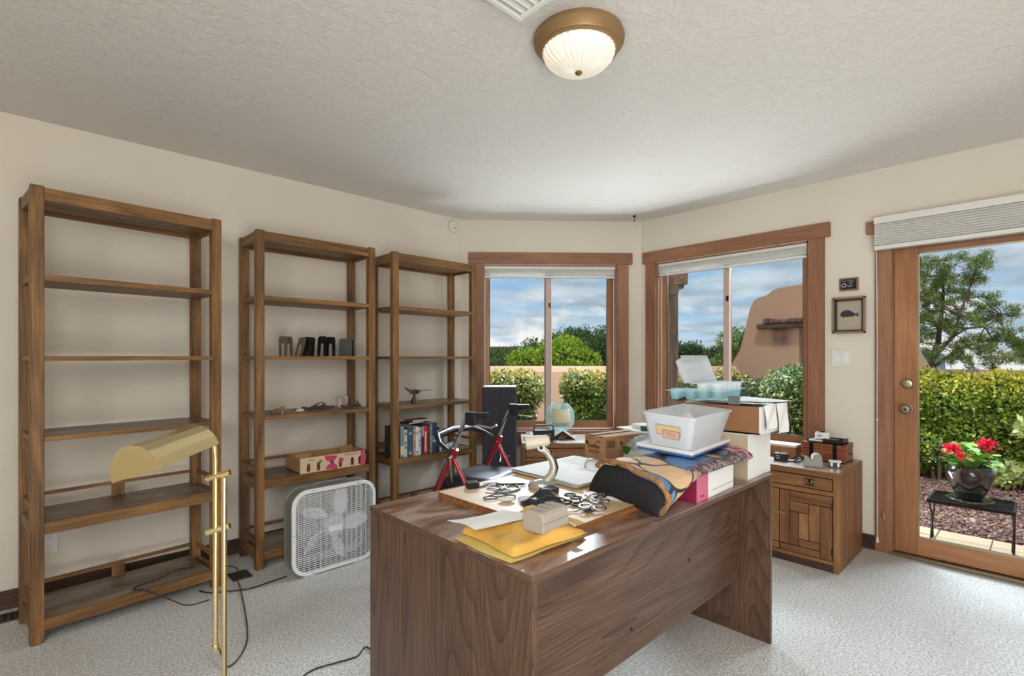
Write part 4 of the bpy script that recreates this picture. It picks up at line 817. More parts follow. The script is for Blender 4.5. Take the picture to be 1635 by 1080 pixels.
t = thing('brown_rock', 'flat pointed brown rock at the left of the middle shelf', 'rock', onshelf(0, 443, 3.25, .893)); MB().rings([[(-.06, -.01, .0), (.05, -.03, 0), (.065, .02, 0), (-.03, .04, 0)], [(-.02, 0, .025), (.03, -.015, .045), (.045, .012, .035), (0, .02, .028)]]).build('rock', 'stone', t, .004)
t = thing('sea_shell', 'small cream shell beside the long driftwood stick', 'shell', onshelf(0, 478, 3.2, .893)); MB().ball((0, 0, .013), .03, 1, .7, .45).build('shell', 'shell', t, 0); MB().tube([(-.02, 0, .02), (-.035, 0, .012)], [.012, .002], 8).build('spire', 'drift', t)
t = thing('glass_clip', 'tiny blue grey bottle stopper at the shelf edge near the brown rock', 'stopper', onshelf(0, 451, 3.165, .893)); MB().lathe([(.007, 0), (.009, .01), (.005, .016), (.008, .022), (.001, .026)], n=12).build('stopper', 'bluep', t)
t = thing('photo_block', 'small clear block with a pink picture standing on the middle shelf', 'picture', onshelf(0, 546, 3.30, .893), R(12)); bx(-.045, .045, -.008, .008, 0, .075).build('block', 'clear', t, .002); bx(-.036, .03, -.0092, -.0082, .006, .066).build('print', plain('pink_grey_print', (196, 166, 160), .6, var=.3, vs=30), t)
# cardboard fruit tray
t = thing('fruit_tray', 'cardboard fruit tray printed with pink fruit on the lower shelf', 'tray', (1.215, 3.150, .519), R(0))
W, D, H = .43, .23, .094
us = [.12, .265, .47, .60, .79, .915]; f = MB(); x = 0; sw = .022
for u in us:
    f.box(x, u * W - sw / 2, 0, .004, 0, H); f.box(u * W - sw / 2, u * W + sw / 2, 0, .004, 0, .008); f.rings([[(u * W - sw / 2, y_, .048), (u * W - sw / 4, y_, .060), (u * W + sw / 4, y_, .060), (u * W + sw / 2, y_, .048), (u * W + sw / 2, y_, H), (u * W - sw / 2, y_, H)] for y_ in (0, .004)]); x = u * W + sw / 2
f.box(x, W, 0, .004, 0, H); f.build('front_panel', plain('cream_printed_card', (214, 186, 158), .7), t)
MB().box(0, .004, .004, D, 0, H).build('end_panel', 'card', t); MB().box(W - .004, W, .004, D, 0, H).build('end_panel', 'card', t); MB().box(0, W, D, D + .004, 0, H).build('back_panel', 'card', t); bx(0, W, .004, D, 0, .004).build('bottom', 'card', t)
bx(0, .10, .03, .034, .02, H + .012).build('divider_flap', 'card', t).matrix_local = Matrix.Translation((.0, .05, 0)); bx(W - .09, W, D - .05, D - .046, .02, H + .016).build('divider_flap', 'card', t)
pf = lambda x, z: Matrix.Translation((x, -.0005, z)) @ RX
def disc(x, z, r, a0=0, a1=360, m='pink', nm='printed_fruit'):
    MB().prism([(r * math.cos(R(a0 + (a1 - a0) * i / 20)), r * math.sin(R(a0 + (a1 - a0) * i / 20))) for i in range(20)], 0, .0004, mat=pf(x, z)).build(nm, m, t)
disc(.195, H - .002, .042, 180, 360); disc(.262, .052, .017); disc(.200, .0, .040, 0, 180); M_['grn'] = plain('printed_green', (96, 140, 60), .7); disc(.127, .062, .011, m='grn', nm='printed_leaf')
bx(W - .032, W - .002, -.0006, 0, 0, H).build('pink_end_band', 'pink', t)
text('POMEGRANATES', .0125, 'magenta', t, pf(.335, .080), 'lettering'); text('organic', .016, 'grn', t, pf(.07, .078), 'lettering')
# ------------------------------------------------------------------ third bookcase: books and carved bird
BKY = 3.168
books = [(623.5, 629, 681, (40, 42, 46), None, 'black book peeking out left of the bookcase post'),
 (639.5, 645.5, 682, (120, 142, 150), (220, 200, 160), 'blue grey book with cream lower spine, first right of the post'),
 (645.6, 650.2, 687, (206, 200, 180), (60, 60, 60), 'slim cream paperback beside the first blue grey book'),
 (650.8, 659.5, 682, (54, 82, 98), (150, 170, 180), 'thick dark teal hardback with pale title'),
 (659.8, 664, 686, (196, 156, 132), (150, 100, 80), 'salmon coloured paperback beside the teal hardback'),
 (664.2, 668, 682, (226, 222, 214), (120, 120, 130), 'white paperback right of the salmon one'),
 (668.2, 672.4, 683, (196, 204, 214), (120, 130, 150), 'pale blue white paperback, second of the white ones'),
 (672.6, 676.6, 680, (44, 40, 66), (190, 180, 160), 'navy book with a cream label near its top'),
 (676.8, 682.6, 681, (190, 52, 58), (236, 220, 214), 'bright red book with white title'),
 (682.8, 686.2, 679, (74, 42, 48), (130, 100, 90), 'maroon black book right of the red one'),
 (686.4, 690.4, 677, (132, 128, 134), (170, 170, 176), 'grey paperback left of the tall navy book'),
 (690.6, 697.4, 676, (38, 62, 98), (150, 182, 214), 'tall navy hardback with light blue bands'),
 (697.6, 701.2, 683, (30, 32, 42), (220, 220, 224), 'black paperback with white dots'),
 (701.4, 705.6, 685, (146, 148, 156), (226, 210, 196), 'grey white paperback at the right end of the row')]
for i, (a, b, ty, c1_, c2_, lab) in enumerate(books):
    xa, xb = ony(a, BKY), ony(b, BKY); p = at((a + b) / 2, ty, 1); fD = (ca * xa + sa * BKY); H = 1.24 - (ty - 570) * fD / 812 - .519; Wd = xb - xa - .0006; dp = .15 + .02 * math.sin(i * 2.3) if i else .05
    t = thing('book', lab, 'book', (xa, BKY + (.03 if i == 0 else 0), .519), 0, 'books on the lower shelf'); cv = plain('book_cover_%d' % i, c1_, .45)
    f = MB(); f.box(0, Wd, 0, .0022, 0, H).box(0, .0016, .002, dp, 0, H).box(Wd - .0016, Wd, .002, dp, 0, H); f.build('cover', cv, t); bx(.0017, Wd - .0017, .0024, dp - .004, .003, H - .004).build('pages', 'paper', t)
    if c2_:
        q = MB(); m2 = plain('book_title_%d' % i, c2_, .5)
        if i == 11: [q.box(0, Wd, -.0004, 0, H * z_, H * (z_ + h_)) for z_, h_ in ((.36, .08), (.46, .02), (.50, .06), (.6, .01))]
        elif i == 1: q.box(0, Wd, -.0004, 0, H * .08, H * .36)
        elif i == 8: [q.box(Wd * .3, Wd * .7, -.0004, 0, H * (.1 + .06 * s_), H * (.14 + .06 * s_)) for s_ in range(12)]
        elif i == 7: q.box(Wd * .3, Wd, -.0004, 0, H * .62, H * .96)
        else: [q.box(Wd * .25, Wd * .75, -.0004, 0, H * z_, H * (z_ + .10)) for z_ in ((.06, .72) if i % 2 else (.3, .46, .8))]
        q.build('spine_title', m2, t)
def flatbook(label, x, y, z, rz, w, d, h, col):
    t = thing('book', label, 'book', (x, y, z), R(rz), 'books on the lower shelf'); cv = plain('flat_cover', col, .5)
    MB().box(0, w, 0, d, 0, .0018).box(0, w, 0, d, h - .0018, h).box(0, .002, 0, d, 0, h).build('cover', cv, t); bx(.002, w - .003, .003, d - .003, .0019, h - .0019).build('pages', 'paper', t)
zt = .519 + .222
flatbook('dark book lying flat on top of the row, lower one', ony(653, 3.2), 3.20, zt + .004, 12, .155, .10, .013, (58, 50, 46)); flatbook('brown book lying flat on top of the row, upper one', ony(660, 3.2), 3.205, zt + .018, 6, .16, .10, .013, (128, 96, 84))
t = thing('carved_bird', 'small dark carved wooden bird on a stump, on the white dusted shelf', 'figurine', (ony(662, 3.25), 3.25, .893), R(-4)); M_['carve'] = wood('carved_walnut', (52, 34, 30), (92, 62, 54), (122, 88, 76), 'X', .35)
MB().lathe([(.030, 0), (.026, .02), (.012, .055), (.008, .07)], n=14).build('stump', 'carve', t); MB().ball((0.0, 0, .085), .035, 1.35, .55, .5).build('body', 'carve', t)
MB().tube([(-.035, 0, .092), (-.06, 0, .105), (-.085, 0, .125)], [.010, .008, .002], 8).build('neck', 'carve', t); MB().rings([[(.03, -.006, .09), (.03, .006, .09), (.03, .006, .095), (.03, -.006, .095)], [(.145, -.012, .094), (.145, .012, .094), (.145, .012, .097), (.145, -.012, .097)]]).build('tail', 'carve', t)
MB().rings([[(.0, -.01, .09), (.03, -.012, .09), (.03, -.012, .094), (.0, -.01, .096)], [(.04, -.06, .098), (.07, -.065, .098), (.07, -.065, .1), (.04, -.06, .1)]]).build('wing', 'carve', t)
t = thing('paper_tube', 'rolled pale papers lying at the right end of the lower shelf', 'papers', (2.34, 3.20, .519), R(25)); MB().cyl((0, 0, .02), (.19, 0, .02), .02, 14).build('roll', 'paper2', t); MB().cyl((0, .045, .016), (.19, .04, .016), .016, 14).build('second_roll', 'paper', t)
bx(2.30, 2.52, 3.215, 3.235, .628, .642).build('wooden_stick', 'cdX'); o = bpy.data.objects['wooden_stick']; tag(o, 'thin wooden stick lying across the back of the lower shelf', 'stick'); o.data.transform(Matrix.Translation((0, .21, 0)))

# ------------------------------------------------------------------ rollator
l_ = Vector((.49, .18, 0)).normalized(); fx = Vector((-l_.y, l_.x, 0))
t = thing('rollator', 'red walking frame on wheels with black seat, behind the desk', 'walker', (1.675, 2.22, 0), math.atan2(fx.y, fx.x))   # local x = forward, local y = towards left side
SW = -.52   # the right side frame lies at local y = SW
for s, y in (('l', 0), ('r', SW)):
    e = 1 if s == 'l' else -1
    MB().tube([(.0, y, .70), (.14, y + .02 * e, .42), (.27, y + .03 * e, .13)], .0135, 10).build('front_leg', 'red', t)
    MB().tube([(.0, y, .70), (-.16, y, .42), (-.30, y + .01 * e, .13)], .0125, 10).build('rear_leg', 'red', t)
    MB().tube([(0.02, y, .64), (-.02, y, .74)], .019, 12).ball((0, y, .70), .024).build('hub', 'red', t)
    MB().tube([(-.005, y, .72), (-.06, y, .86), (-.085, y, .905), (-.12, y, .925)], .0105, 10).build('handle_tube', 'silver', t)
    MB().cbox(-.155, -.085, y - .02, y + .02, .875, .945, .008).build('bracket', 'black', t); MB().tube([(-.14, y, .928), (-.225, y, .930)], .017, 12).build('grip', 'seat', t); MB().lathe([(.012, 0), (.012, .0015), (.001, .0018)], n=14, mat=Matrix.Translation((-.12, y - .0205, .905)) @ RX).build('oval_badge', 'silver', t)
    MB().tube([(-.11, y, .91), (-.16, y, .875), (-.24, y, .868), (-.27, y, .885)], .006, 8).build('brake_lever', 'silver', t)
    MB().tube([(-.10, y + .014, .90), (-.04, y + .03, .80), (.05, y + .03, .62), (.2, y + .03, .30)], .003, 6).build('brake_cable', 'black', t)
    MB().tube([(.0, y + .02 * e, .69), (-.01, y + .03 * e, .60), (-.01, y + .02 * e, .57)], .004, 6).ball((0, y + .02 * e, .695), .014).build('height_knob', 'silver', t)
    MB().tube([(.15, y, .40), (-.17, y, .40)], .010, 8).build('side_rail', 'red', t)
    for x in (.27, -.30):
        wh = MB().lathe([(.03, -.012), (.075, -.014), (.080, 0), (.075, .014), (.03, .012)], n=26, mat=Matrix.Translation((x, y + .03 * e, .08)) @ RX).build('wheel', 'seat', t)
        MB().lathe([(.001, -.013), (.05, -.011), (.05, .011), (.001, .013)], n=20, mat=Matrix.Translation((x, y + .03 * e, .08)) @ RX).build('wheel_hub', 'silver', wh)
        MB().box(x - .008, x + .008, y + .03 * e + .018 * e - .003, y + .03 * e + .018 * e + .003, .075, .16).build('fork', 'red', t)
def st(u, v):
    x = -.23 + .35 * u; y = SW + .05 + (.42) * v; k_ = min(1, min(u, 1 - u, v, 1 - v) / .12) ** .5 if min(u, 1 - u, v, 1 - v) > 0 else 0
    return (x, y, .535 + .035 * k_ + .004 * math.sin(3 * v))
MB().grid(st, 18, 18).build('seat', 'seat', t, fix=False); bx(-.23, .12, SW + .05, -.05, .515, .536).build('seat_board', 'black', t)
MB().tube([(.10, SW, .50), (.10, 0, .50)], .010, 8).build('cross_bar', 'red', t); MB().tube([(-.12, SW, .50), (-.12, 0, .50)], .010, 8).build('cross_bar', 'red', t); MB().ball((.10, SW / 2, .48), .03).build('fold_joint', 'red', t)
MB().tube([(.03, 0, .73), (.09, -.01, .76), (.15, -.07, .79), (.17, SW / 2, .80), (.15, SW + .07, .79), (.09, SW + .01, .76), (.03, SW, .73)], [.010, .012, .020, .021, .020, .012, .010], 12).build('padded_backrest', 'seat', t)
bx(-.05, .07, SW / 2 - .05, -.04, .505, .515).build('basket_base', 'black', t)
# ------------------------------------------------------------------ tall case by the bay
c0 = at(770, 570, 3.78); t = thing('tall_case', 'tall dark grey hard case standing left of the bay window', 'case', (c0.x, c0.y, 0), R(YAW - 90))
MB().cbox(0, .128, 0, .20, .012, 1.010, .008).build('half_shell', 'dkgrey', t); MB().cbox(.131, .256, 0, .20, .012, 1.010, .008).build('half_shell', 'dkgrey', t); bx(.124, .135, .006, .194, .02, 1.0).build('zip_seam', 'black', t); bx(.004, .252, .004, .196, 1.010, 1.018).build('top_cap', plain('pale_grey_cap', (150, 152, 156), .5), t, .002)
for x in (.03, .226): bx(x - .02, x + .02, .03, .17, 0, .012).build('foot', 'black', t)
bx(.17, .205, -.002, 0, .50, .506).build('nameplate', 'chrome', t)
# ------------------------------------------------------------------ campaign cabinets
def campaign(name, label, loc, rz, W, D, H, style):
    t = thing(name, label, 'cabinet', loc, rz)   # local x along the front (left to right), y to the back
    ctp = bx(0, W, 0, D, H - .036, H - .001).build('cabinet_top', 'cbX', t, .002); bx(.002, W - .002, .002, D - .002, H - .001, H).build('top_surface', ['cbtop'], ctp)
    bx(0, .028, .002, D, .0, H - .036).build('side_panel', 'cbZ', t, .001); bx(W - .028, W, .002, D, .0, H - .036).build('side_panel', 'cbZ', t, .001)
    bx(.028, W - .028, D - .012, D, .045, H - .036).build('back_panel', 'cbX', t); bx(.028, W - .028, .008, .03, .0, .045).build('plinth', 'base', t); bx(.028, W - .028, .004, D - .012, .045, .062).build('bottom_rail', 'cbX', t)
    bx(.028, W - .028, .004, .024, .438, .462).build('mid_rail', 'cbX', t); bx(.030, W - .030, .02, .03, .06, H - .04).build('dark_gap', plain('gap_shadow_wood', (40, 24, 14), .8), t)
    def pull(x, z, par):
        f = MB(); f.box(x - .026, x + .026, -.004, 0, z + .018, z + .026).box(x - .026, x + .026, -.004, 0, z - .026, z - .018).box(x - .026, x - .018, -.004, 0, z - .018, z + .018).box(x + .018, x + .026, -.004, 0, z - .018, z + .018)
        b_ = f.build('pull_plate', 'oldbrass', par, .001); MB().box(x - .018, x + .018, -.0015, 0, z - .018, z + .018).build('pull_recess', 'black', b_); MB().tube([(x - .013, -.004, z + .012), (x - .013, -.007, z - .006), (x + .013, -.007, z - .006), (x + .013, -.004, z + .012)], .0026, 6).build('bail', 'oldbrass', b_)
    dr = bx(.033, W - .033, .002, .022, .468, H - .042).build('drawer', 'cbX', t, .001)
    for x in (W * .235, W * .765): pull(x, .503, dr)
    if style == 'doors':
        dw = (W - .066 - .004) / 2; z0, z1 = .066, .434; dh = z1 - z0
        pl = [(0, .19, 0, .88), (.20, 1, .835, 1), (.20, .57, .67, .825), (.20, .37, .12, .66), (.38, .57, .24, .66), (.58, .775, .23, .825), (.785, 1, 0, .825), (.38, .775, .12, .23), (0, .775, 0, .11)]
        pl = [(0, .19, .12, 1), (.20, 1, .835, 1), (.20, .57, .67, .825), (.20, .37, .12, .66), (.38, .57, .24, .66), (.58, .775, .24, .825), (.785, 1, 0, .825), (.38, .775, .12, .23), (0, .775, 0, .11)]
        for k_, x0 in enumerate((.033, .033 + dw + .004)):
            d_ = bx(x0, x0 + dw, .010, .022, z0, z1).build('door', plain('door_groove_brown', (48, 30, 18), .7), t)
            for (a, b, c, e_) in pl:
                if k_ == 0: a, b = 1 - b, 1 - a
                m_ = 'cbX' if (b - a) * dw > (e_ - c) * dh else 'cbZ'
                bx(x0 + a * dw + .0006, x0 + b * dw - .0006, .002, .012, z0 + c * dh + .0008, z0 + e_ * dh - .0008).build('plank', m_, d_, .001)
            hx = x0 + (.018 if k_ else dw - .018); MB().box(hx - .020, hx + .020, -.005, .002, .285, .300).build('handle', 'oldbrass', d_)
            for z in (.12, .38): xh = x0 + (dw - .002 if k_ else .002); MB().cyl((xh, .0, z - .02), (xh, .0, z + .02), .004, 8).build('hinge', 'black', d_)
    else:
        for z in (.27, .066):
            d_ = bx(.033, W - .033, .002, .022, z, z + .165 if z > .2 else z + .195).build('drawer', 'cbX', t, .001)
            for x in (W * .235, W * .765): pull(x, z + .09, d_)
    return t
campaign('campaign_cabinet', 'oak cabinet with patchwork plank doors and brass pulls beside the glass door', (3.333, 1.436, 0), R(-90), .63, .55, .576, 'doors')
g0 = at(833, 570, 3.90); campaign('campaign_chest', 'low wooden chest of drawers under the bay window', (g0.x, g0.y, 0), R(YAW - 90), .90, .46, .576, 'drawers')
def onbay(px, D, z): q = at(px, 570, D); return (q.x, q.y, z)
BR = R(YAW - 90)
t = thing('radio', 'small black portable radio with a carrying handle on the low chest', 'radio', onbay(868, 3.98, .592), BR + R(4)); MB().cbox(-.082, .082, -.03, .03, 0, .075, .004).build('body', 'black', t); MB().tube([(-.075, 0, .075), (-.075, 0, .10), (-.06, 0, .112), (.06, 0, .112), (.075, 0, .10), (.075, 0, .075)], .005, 8).build('handle', 'black', t)
bx(-.005, .055, -.032, -.03, .012, .05).build('tuning_dial', 'greymetal', t)
for i in range(6): bx(-.072 + i * .009, -.068 + i * .009, -.032, -.03, .014, .06).build('speaker_slot', 'dkgrey', t)
t = thing('plastic_bag', 'crumpled clear bag with dark contents under the black radio', 'bag', onbay(866, 3.96, .576), BR); MB().grid(lambda u, v: (-.11 + u * .22, -.05 + v * .10, .0145 * math.sin(math.pi * u) ** .3 * math.sin(math.pi * v) ** .3 * (1 + .1 * math.sin(20 * u + 9 * v))), 20, 10).build('bag', 'greymetal', t, fix=False)
t = thing('tissue_heap', 'heap of crumpled white paper at the left end of the low chest', 'paper', onbay(846, 4.0, .576), BR); MB().grid(lambda u, v: (-.055 + u * .11, -.01 + v * .12, .06 * math.sin(math.pi * u) ** .5 * math.sin(math.pi * v) ** .5 * (1 + .25 * math.sin(17 * u + 3) * math.sin(13 * v))), 16, 16).build('paper', 'paper', t, fix=False)
t = thing('tent_card', 'folded pale card standing like a roof under the glass globe', 'card', onbay(897, 4.14, .576), BR)
MB().rings([[(-.10, y_, .0), (-.10, y_, .006), (0, y_, .076), (.10, y_, .006), (.10, y_, .0), (.0, y_, .069)] for y_ in (-.07, .09)]).build('card', 'paper2', t)
bx(-.10, .10, .092, .10, 0, .05).build('wood_strip', 'cdX', t)
t = thing('glass_globe', 'round clear glass globe vase with a printed paper label, on the folded card', 'vase', onbay(894, 4.15, .640), BR)
rs = [(.05, .0), (.085, .012), (.112, .05), (.121, .10), (.118, .14), (.10, .185), (.07, .215), (.06, .222), (.056, .219), (.066, .21), (.095, .182), (.112, .14), (.115, .10), (.106, .052), (.08, .018), (.04, .012), (.001, .012)]
MB().lathe(rs, n=36).build('globe', 'aqua', t); MB().rings([[(r_ * math.sin(a), -r_ * math.cos(a), z) for a in [R(-40 + i * 8) for i in range(11)]] for r_, z in ((.119, .075), (.1225, .10), (.120, .135), (.109, .165), (.098, .183))], cap=False, closed=False).build('paper_label', plain('cream_printed_label', (214, 208, 178), .6), t, fix=False)
f = MB()
for i in range(6): f.rings([[(r_ * math.sin(a), -r_ * math.cos(a), z) for a in [R(-28 + j * 8) for j in range(8)]] for r_, z in ((.1225, .118 + i * .009), (.1225 - .0004, .1205 + i * .009))], cap=False, closed=False)
# ------------------------------------------------------------------ on the right cabinet
CZ = .576
t = thing('wooden_chest', 'small reddish wooden chest with iron straps on the oak cabinet', 'chest', (3.645, .845, CZ), R(-90)); t.location = (3.635, 1.085, CZ)
M_['chx'] = wood('red_chest_wood', (104, 52, 30), (142, 76, 48), (166, 98, 66), 'X', .4)
bx(0, .24, 0, .19, .008, .078).build('body', 'chx', t, .002); bx(-.002, .242, -.002, .192, .079, .116).build('lid', 'chx', t, .003)
for x in (.045, .175): bx(x, x + .022, -.0045, -.002, .012, .118).build('strap', 'blackmetal', t); bx(x, x + .022, -.002, .19, .116, .118).build('strap', 'blackmetal', t)
bx(.11, .126, -.006, -.002, .07, .098).build('latch', 'oldbrass', t); MB().tube([(.245, .075, .062), (.252, .08, .052), (.252, .11, .052), (.245, .115, .062)], .003, 6).build('side_handle', 'blackmetal', t)
for x, y in ((.012, .012), (.228, .012), (.012, .178), (.228, .178)): MB().box(x - .01, x + .01, y - .01, y + .01, 0, .008).build('foot', 'blackmetal', t)
t = thing('desk_tray', 'black office tray holding papers on the reddish chest', 'tray', (3.65, 1.06, CZ + .119), R(-90))
f = MB(); f.box(0, .20, 0, .13, 0, .004).box(0, .2, .126, .13, 0, .022).box(.196, .2, 0, .13, 0, .028).box(0, .004, 0, .13, 0, .018).box(.09, .2, 0, .004, 0, .026); f.build('tray', 'black', t); bx(.008, .15, .006, .12, .005, .012).build('papers', 'paper', t)
t = thing('film_box', 'small white box with blue print and a black cap on the tray', 'box', (3.70, .985, CZ + .138), R(-80)); MB().cbox(-.04, .04, -.03, .03, 0, .042, .003).build('carton', 'whitebox', t); text('kit', .022, 'blue', t, Matrix.Translation((-.012, -.0306, .022)) @ RX, 'lettering', .0006); MB().lathe([(.014, .042), (.016, .048), (.001, .05)], n=14).build('cap', 'black', t)
t = thing('tape_dispenser', 'grey tape dispenser with a white roll on the oak cabinet', 'tape dispenser', (3.445, .965, CZ), R(-75))
MB().rings([[(x_, y_, z_) for x_, z_ in ((-.052, 0), (-.048, .060), (-.030, .056), (-.012, .040), (.0, .038), (.012, .075), (.034, .078), (.046, .055), (.05, 0))] for y_ in (-.024, -.006)]).rings([[(x_, y_, z_) for x_, z_ in ((-.052, 0), (-.048, .060), (-.030, .056), (-.012, .040), (.0, .038), (.012, .075), (.034, .078), (.046, .055), (.05, 0))] for y_ in (.008, .024)]).box(-.052, .05, -.006, .008, 0, .03).build('body', plain('grey_plastic', (150, 150, 146), .4), t, .002)
MB().lathe([(.012, -.007), (.026, -.007), (.026, .007), (.012, .007)], n=22, mat=Matrix.Translation((.012, .001, .058)) @ RX).build('tape_roll', 'paper', t); bx(-.054, -.046, -.006, .008, .058, .064).build('cutter', 'chrome', t)
t = thing('stapler', 'grey and chrome two-hole punch beside the tape dispenser', 'punch', (3.50, .865, CZ), R(-75)); MB().cbox(-.035, .035, -.028, .028, 0, .010, .003).build('base', 'greymetal', t); MB().box(-.022, -.012, -.018, .018, .010, .032).box(.012, .022, -.018, .018, .010, .032).build('post', 'chrome', t); MB().cbox(-.033, .033, -.02, .02, .032, .044, .004).build('lever', 'wplast', t); MB().cyl((-.024, 0, .038), (.024, 0, .038), .007, 10).build('axle', 'chrome', t)
t = thing('wooden_box', 'light wooden box with a pale lid at the back of the oak cabinet', 'box', (3.66, 1.33, CZ), R(-90)); bx(0, .20, 0, .12, 0, .062).build('body', 'shX', t, .002); bx(-.003, .203, -.003, .123, .063, .078).build('lid', plain('pale_lid', (222, 214, 200), .5), t, .002)
t = thing('clock_radio', 'small black device with a metal clip in front of the light wooden box', 'device', (3.50, 1.165, CZ), R(-80)); MB().cbox(-.038, .038, -.03, .03, 0, .046, .004).build('body', 'black', t); MB().tube([(-.01, 0, .046), (.0, 0, .058), (.03, 0, .06), (.04, .01, .05)], .003, 6).build('clip', 'chrome', t)
for z in (.016, .030): bx(-.026, -.004, -.0308, -.03, z, z + .004).build('legend', 'wplast', t)
cord('black_wire', 'small tangle of black and blue wire right of the small black device', 'cord', [(3.47, 1.13, CZ + .004), (3.50, 1.09, CZ + .006), (3.53, 1.10, CZ + .02), (3.50, 1.06, CZ + .03), (3.47, 1.08, CZ + .006), (3.52, 1.05, CZ + .012), (3.54, 1.08, CZ + .035), (3.48, 1.10, CZ + .02)], .004, 'black')
t = thing('paper_pad', 'loose white papers at the left end of the oak cabinet', 'papers', (3.62, 1.40, CZ), R(-86)); bx(0, .05, 0, .14, 0, .012).build('pad', 'paper', t); MB().ball((.02, .07, .035), .03, 1, 1.2, .8).build('crumpled_sheet', 'paper', t)
# ------------------------------------------------------------------ outdoors
G = -.05
k = NT('desert_ground'); n_ = k.add('ShaderNodeTexNoise', {'Vector': k.coord(rnd=False), 'Scale': 3.0, 'Detail': 8.0}); k.l.new(k.ramp(n_.outputs['Fac'], [(.3, lin((112, 92, 78))), (.7, lin((176, 146, 122)))]), k.b.inputs['Base Color']); k.b.inputs['Roughness'].default_value = 1; M_['ground'] = k.m
gm = MB()
for x0, x1, y0, y1 in ((4.12, 70, -40, 70), (-40, 4.12, 3.70, 70)): gm.box(x0, x1, y0, y1, G - .06, G - .012)
struct('ground', gm, 'ground')
# paving strip along the door, each paver its own piece
n = node('patio', (4.125, 0, G)); me = None
struct_base = bx(0, .80, -2.4, 2.4, -.03, -.008).build('joint_bed', 'joint', n)
pv = None
for i in range(16):
    for j in range(4):
        if pv is None: pv = MB().cbox(-.094, .094, -.1415, .1415, -.012, .004, .004).build('paver', 'paver', n); o = pv
        else: o = pv.copy(); C.objects.link(o)
        o.location = (.10 + j * .198, -2.2 + i * .288 + .0, random.uniform(-.002, .002)); o.rotation_euler = (0, 0, R(random.uniform(-.4, .4)))
# gravel bed
rng = np.random.default_rng(3)
def stones(name, n, x0, x1, y0, y1, smin, smax, mat, z=G):
    base = np.array([[1, 0, 0], [0, 1, 0], [-1, 0, 0], [0, -1, 0], [0, 0, .55], [0, 0, -.5]], float)
    fc = np.array([[0, 1, 4], [1, 2, 4], [2, 3, 4], [3, 0, 4], [1, 0, 5], [2, 1, 5], [3, 2, 5], [0, 3, 5]])
    c = np.stack([x0 + (x1 - x0) * rng.random(n) ** 1.3, y0 + (y1 - y0) * rng.random(n), z + rng.random(n) * .012 - .004], 1)
    s = rng.uniform(smin, smax, (n, 1, 1)) * rng.uniform(.6, 1.25, (n, 1, 3)); th = rng.random(n) * 6.28
    v = base[None] * s * rng.uniform(.75, 1.25, (n, 6, 1)); tl = rng.uniform(-.5, .5, (n, 2)); v[:, :, 2] += v[:, :, 0] * tl[:, :1] + v[:, :, 1] * tl[:, 1:]
    x = v[:, :, 0] * np.cos(th)[:, None] - v[:, :, 1] * np.sin(th)[:, None]; y = v[:, :, 0] * np.sin(th)[:, None] + v[:, :, 1] * np.cos(th)[:, None]
    V = np.stack([x, y, v[:, :, 2]], 2) + c[:, None]; Fc = (fc[None] + (np.arange(n) * 6)[:, None, None]).reshape(-1)
    return rawmesh(name, V.reshape(-1, 3), Fc, 3, mat)
def rawmesh(name, V, Fc, k_, mat, parent=None):
    me = bpy.data.meshes.new(name); nf = len(Fc) // k_; me.vertices.add(len(V)); me.vertices.foreach_set('co', np.asarray(V, np.float32).ravel())
    me.loops.add(len(Fc)); me.loops.foreach_set('vertex_index', np.asarray(Fc, np.int32)); me.polygons.add(nf); me.polygons.foreach_set('loop_start', np.arange(nf, dtype=np.int32) * k_)
    me.update(calc_edges=True); me.materials.append(M_[mat]); o = bpy.data.objects.new(name, me); C.objects.link(o)
    if parent: o.parent = parent
    return o
M_['gravelm'] = leafmat('red_brown_gravel', [(96, 68, 60), (136, 104, 94), (120, 88, 78), (166, 138, 128), (84, 60, 54)], .9)
tag(stones('gravel', 26000, 4.93, 7.9, -1.6, 3.6, .010, .021, 'gravelm'), 'reddish brown gravel covering the garden bed outside', 'gravel', kind='stuff')
# leaves
def leaves(name, pts, size, aspect, mat, parent=None, upb=.3, jit=.35):
    pts = np.asarray(pts, float); n = len(pts); s = size * rng.uniform(1 - jit, 1 + jit, n)
    d = rng.normal(size=(n, 3)); d[:, 2] += upb; d /= np.linalg.norm(d, axis=1)[:, None]
    q = rng.normal(size=(n, 3)); u = np.cross(d, q); u /= np.linalg.norm(u, axis=1)[:, None]; w_ = np.cross(d, u)
    a = pts; b = pts + d * s[:, None] * .5 + u * (s * aspect * .5)[:, None] + w_ * (s * .08)[:, None]; c = pts + d * s[:, None]; e = pts + d * s[:, None] * .5 - u * (s * aspect * .5)[:, None] + w_ * (s * .08)[:, None]
    V = np.stack([a, b, c, e], 1).reshape(-1, 3); return rawmesh(name, V, np.arange(4 * n), 4, mat, parent)
def blob_pts(n, lumps, shell=.62):
    w_ = np.array([l[3] * l[4] + l[4] * l[5] + l[3] * l[5] for l in lumps]); idx = rng.choice(len(lumps), n, p=w_ / w_.sum()); A = np.array(lumps)[idx]
    d = rng.normal(size=(n, 3)); d /= np.linalg.norm(d, axis=1)[:, None]; r = shell + (1.03 - shell) * rng.random(n) ** .6
    return A[:, :3] + d * r[:, None] * A[:, 3:6]
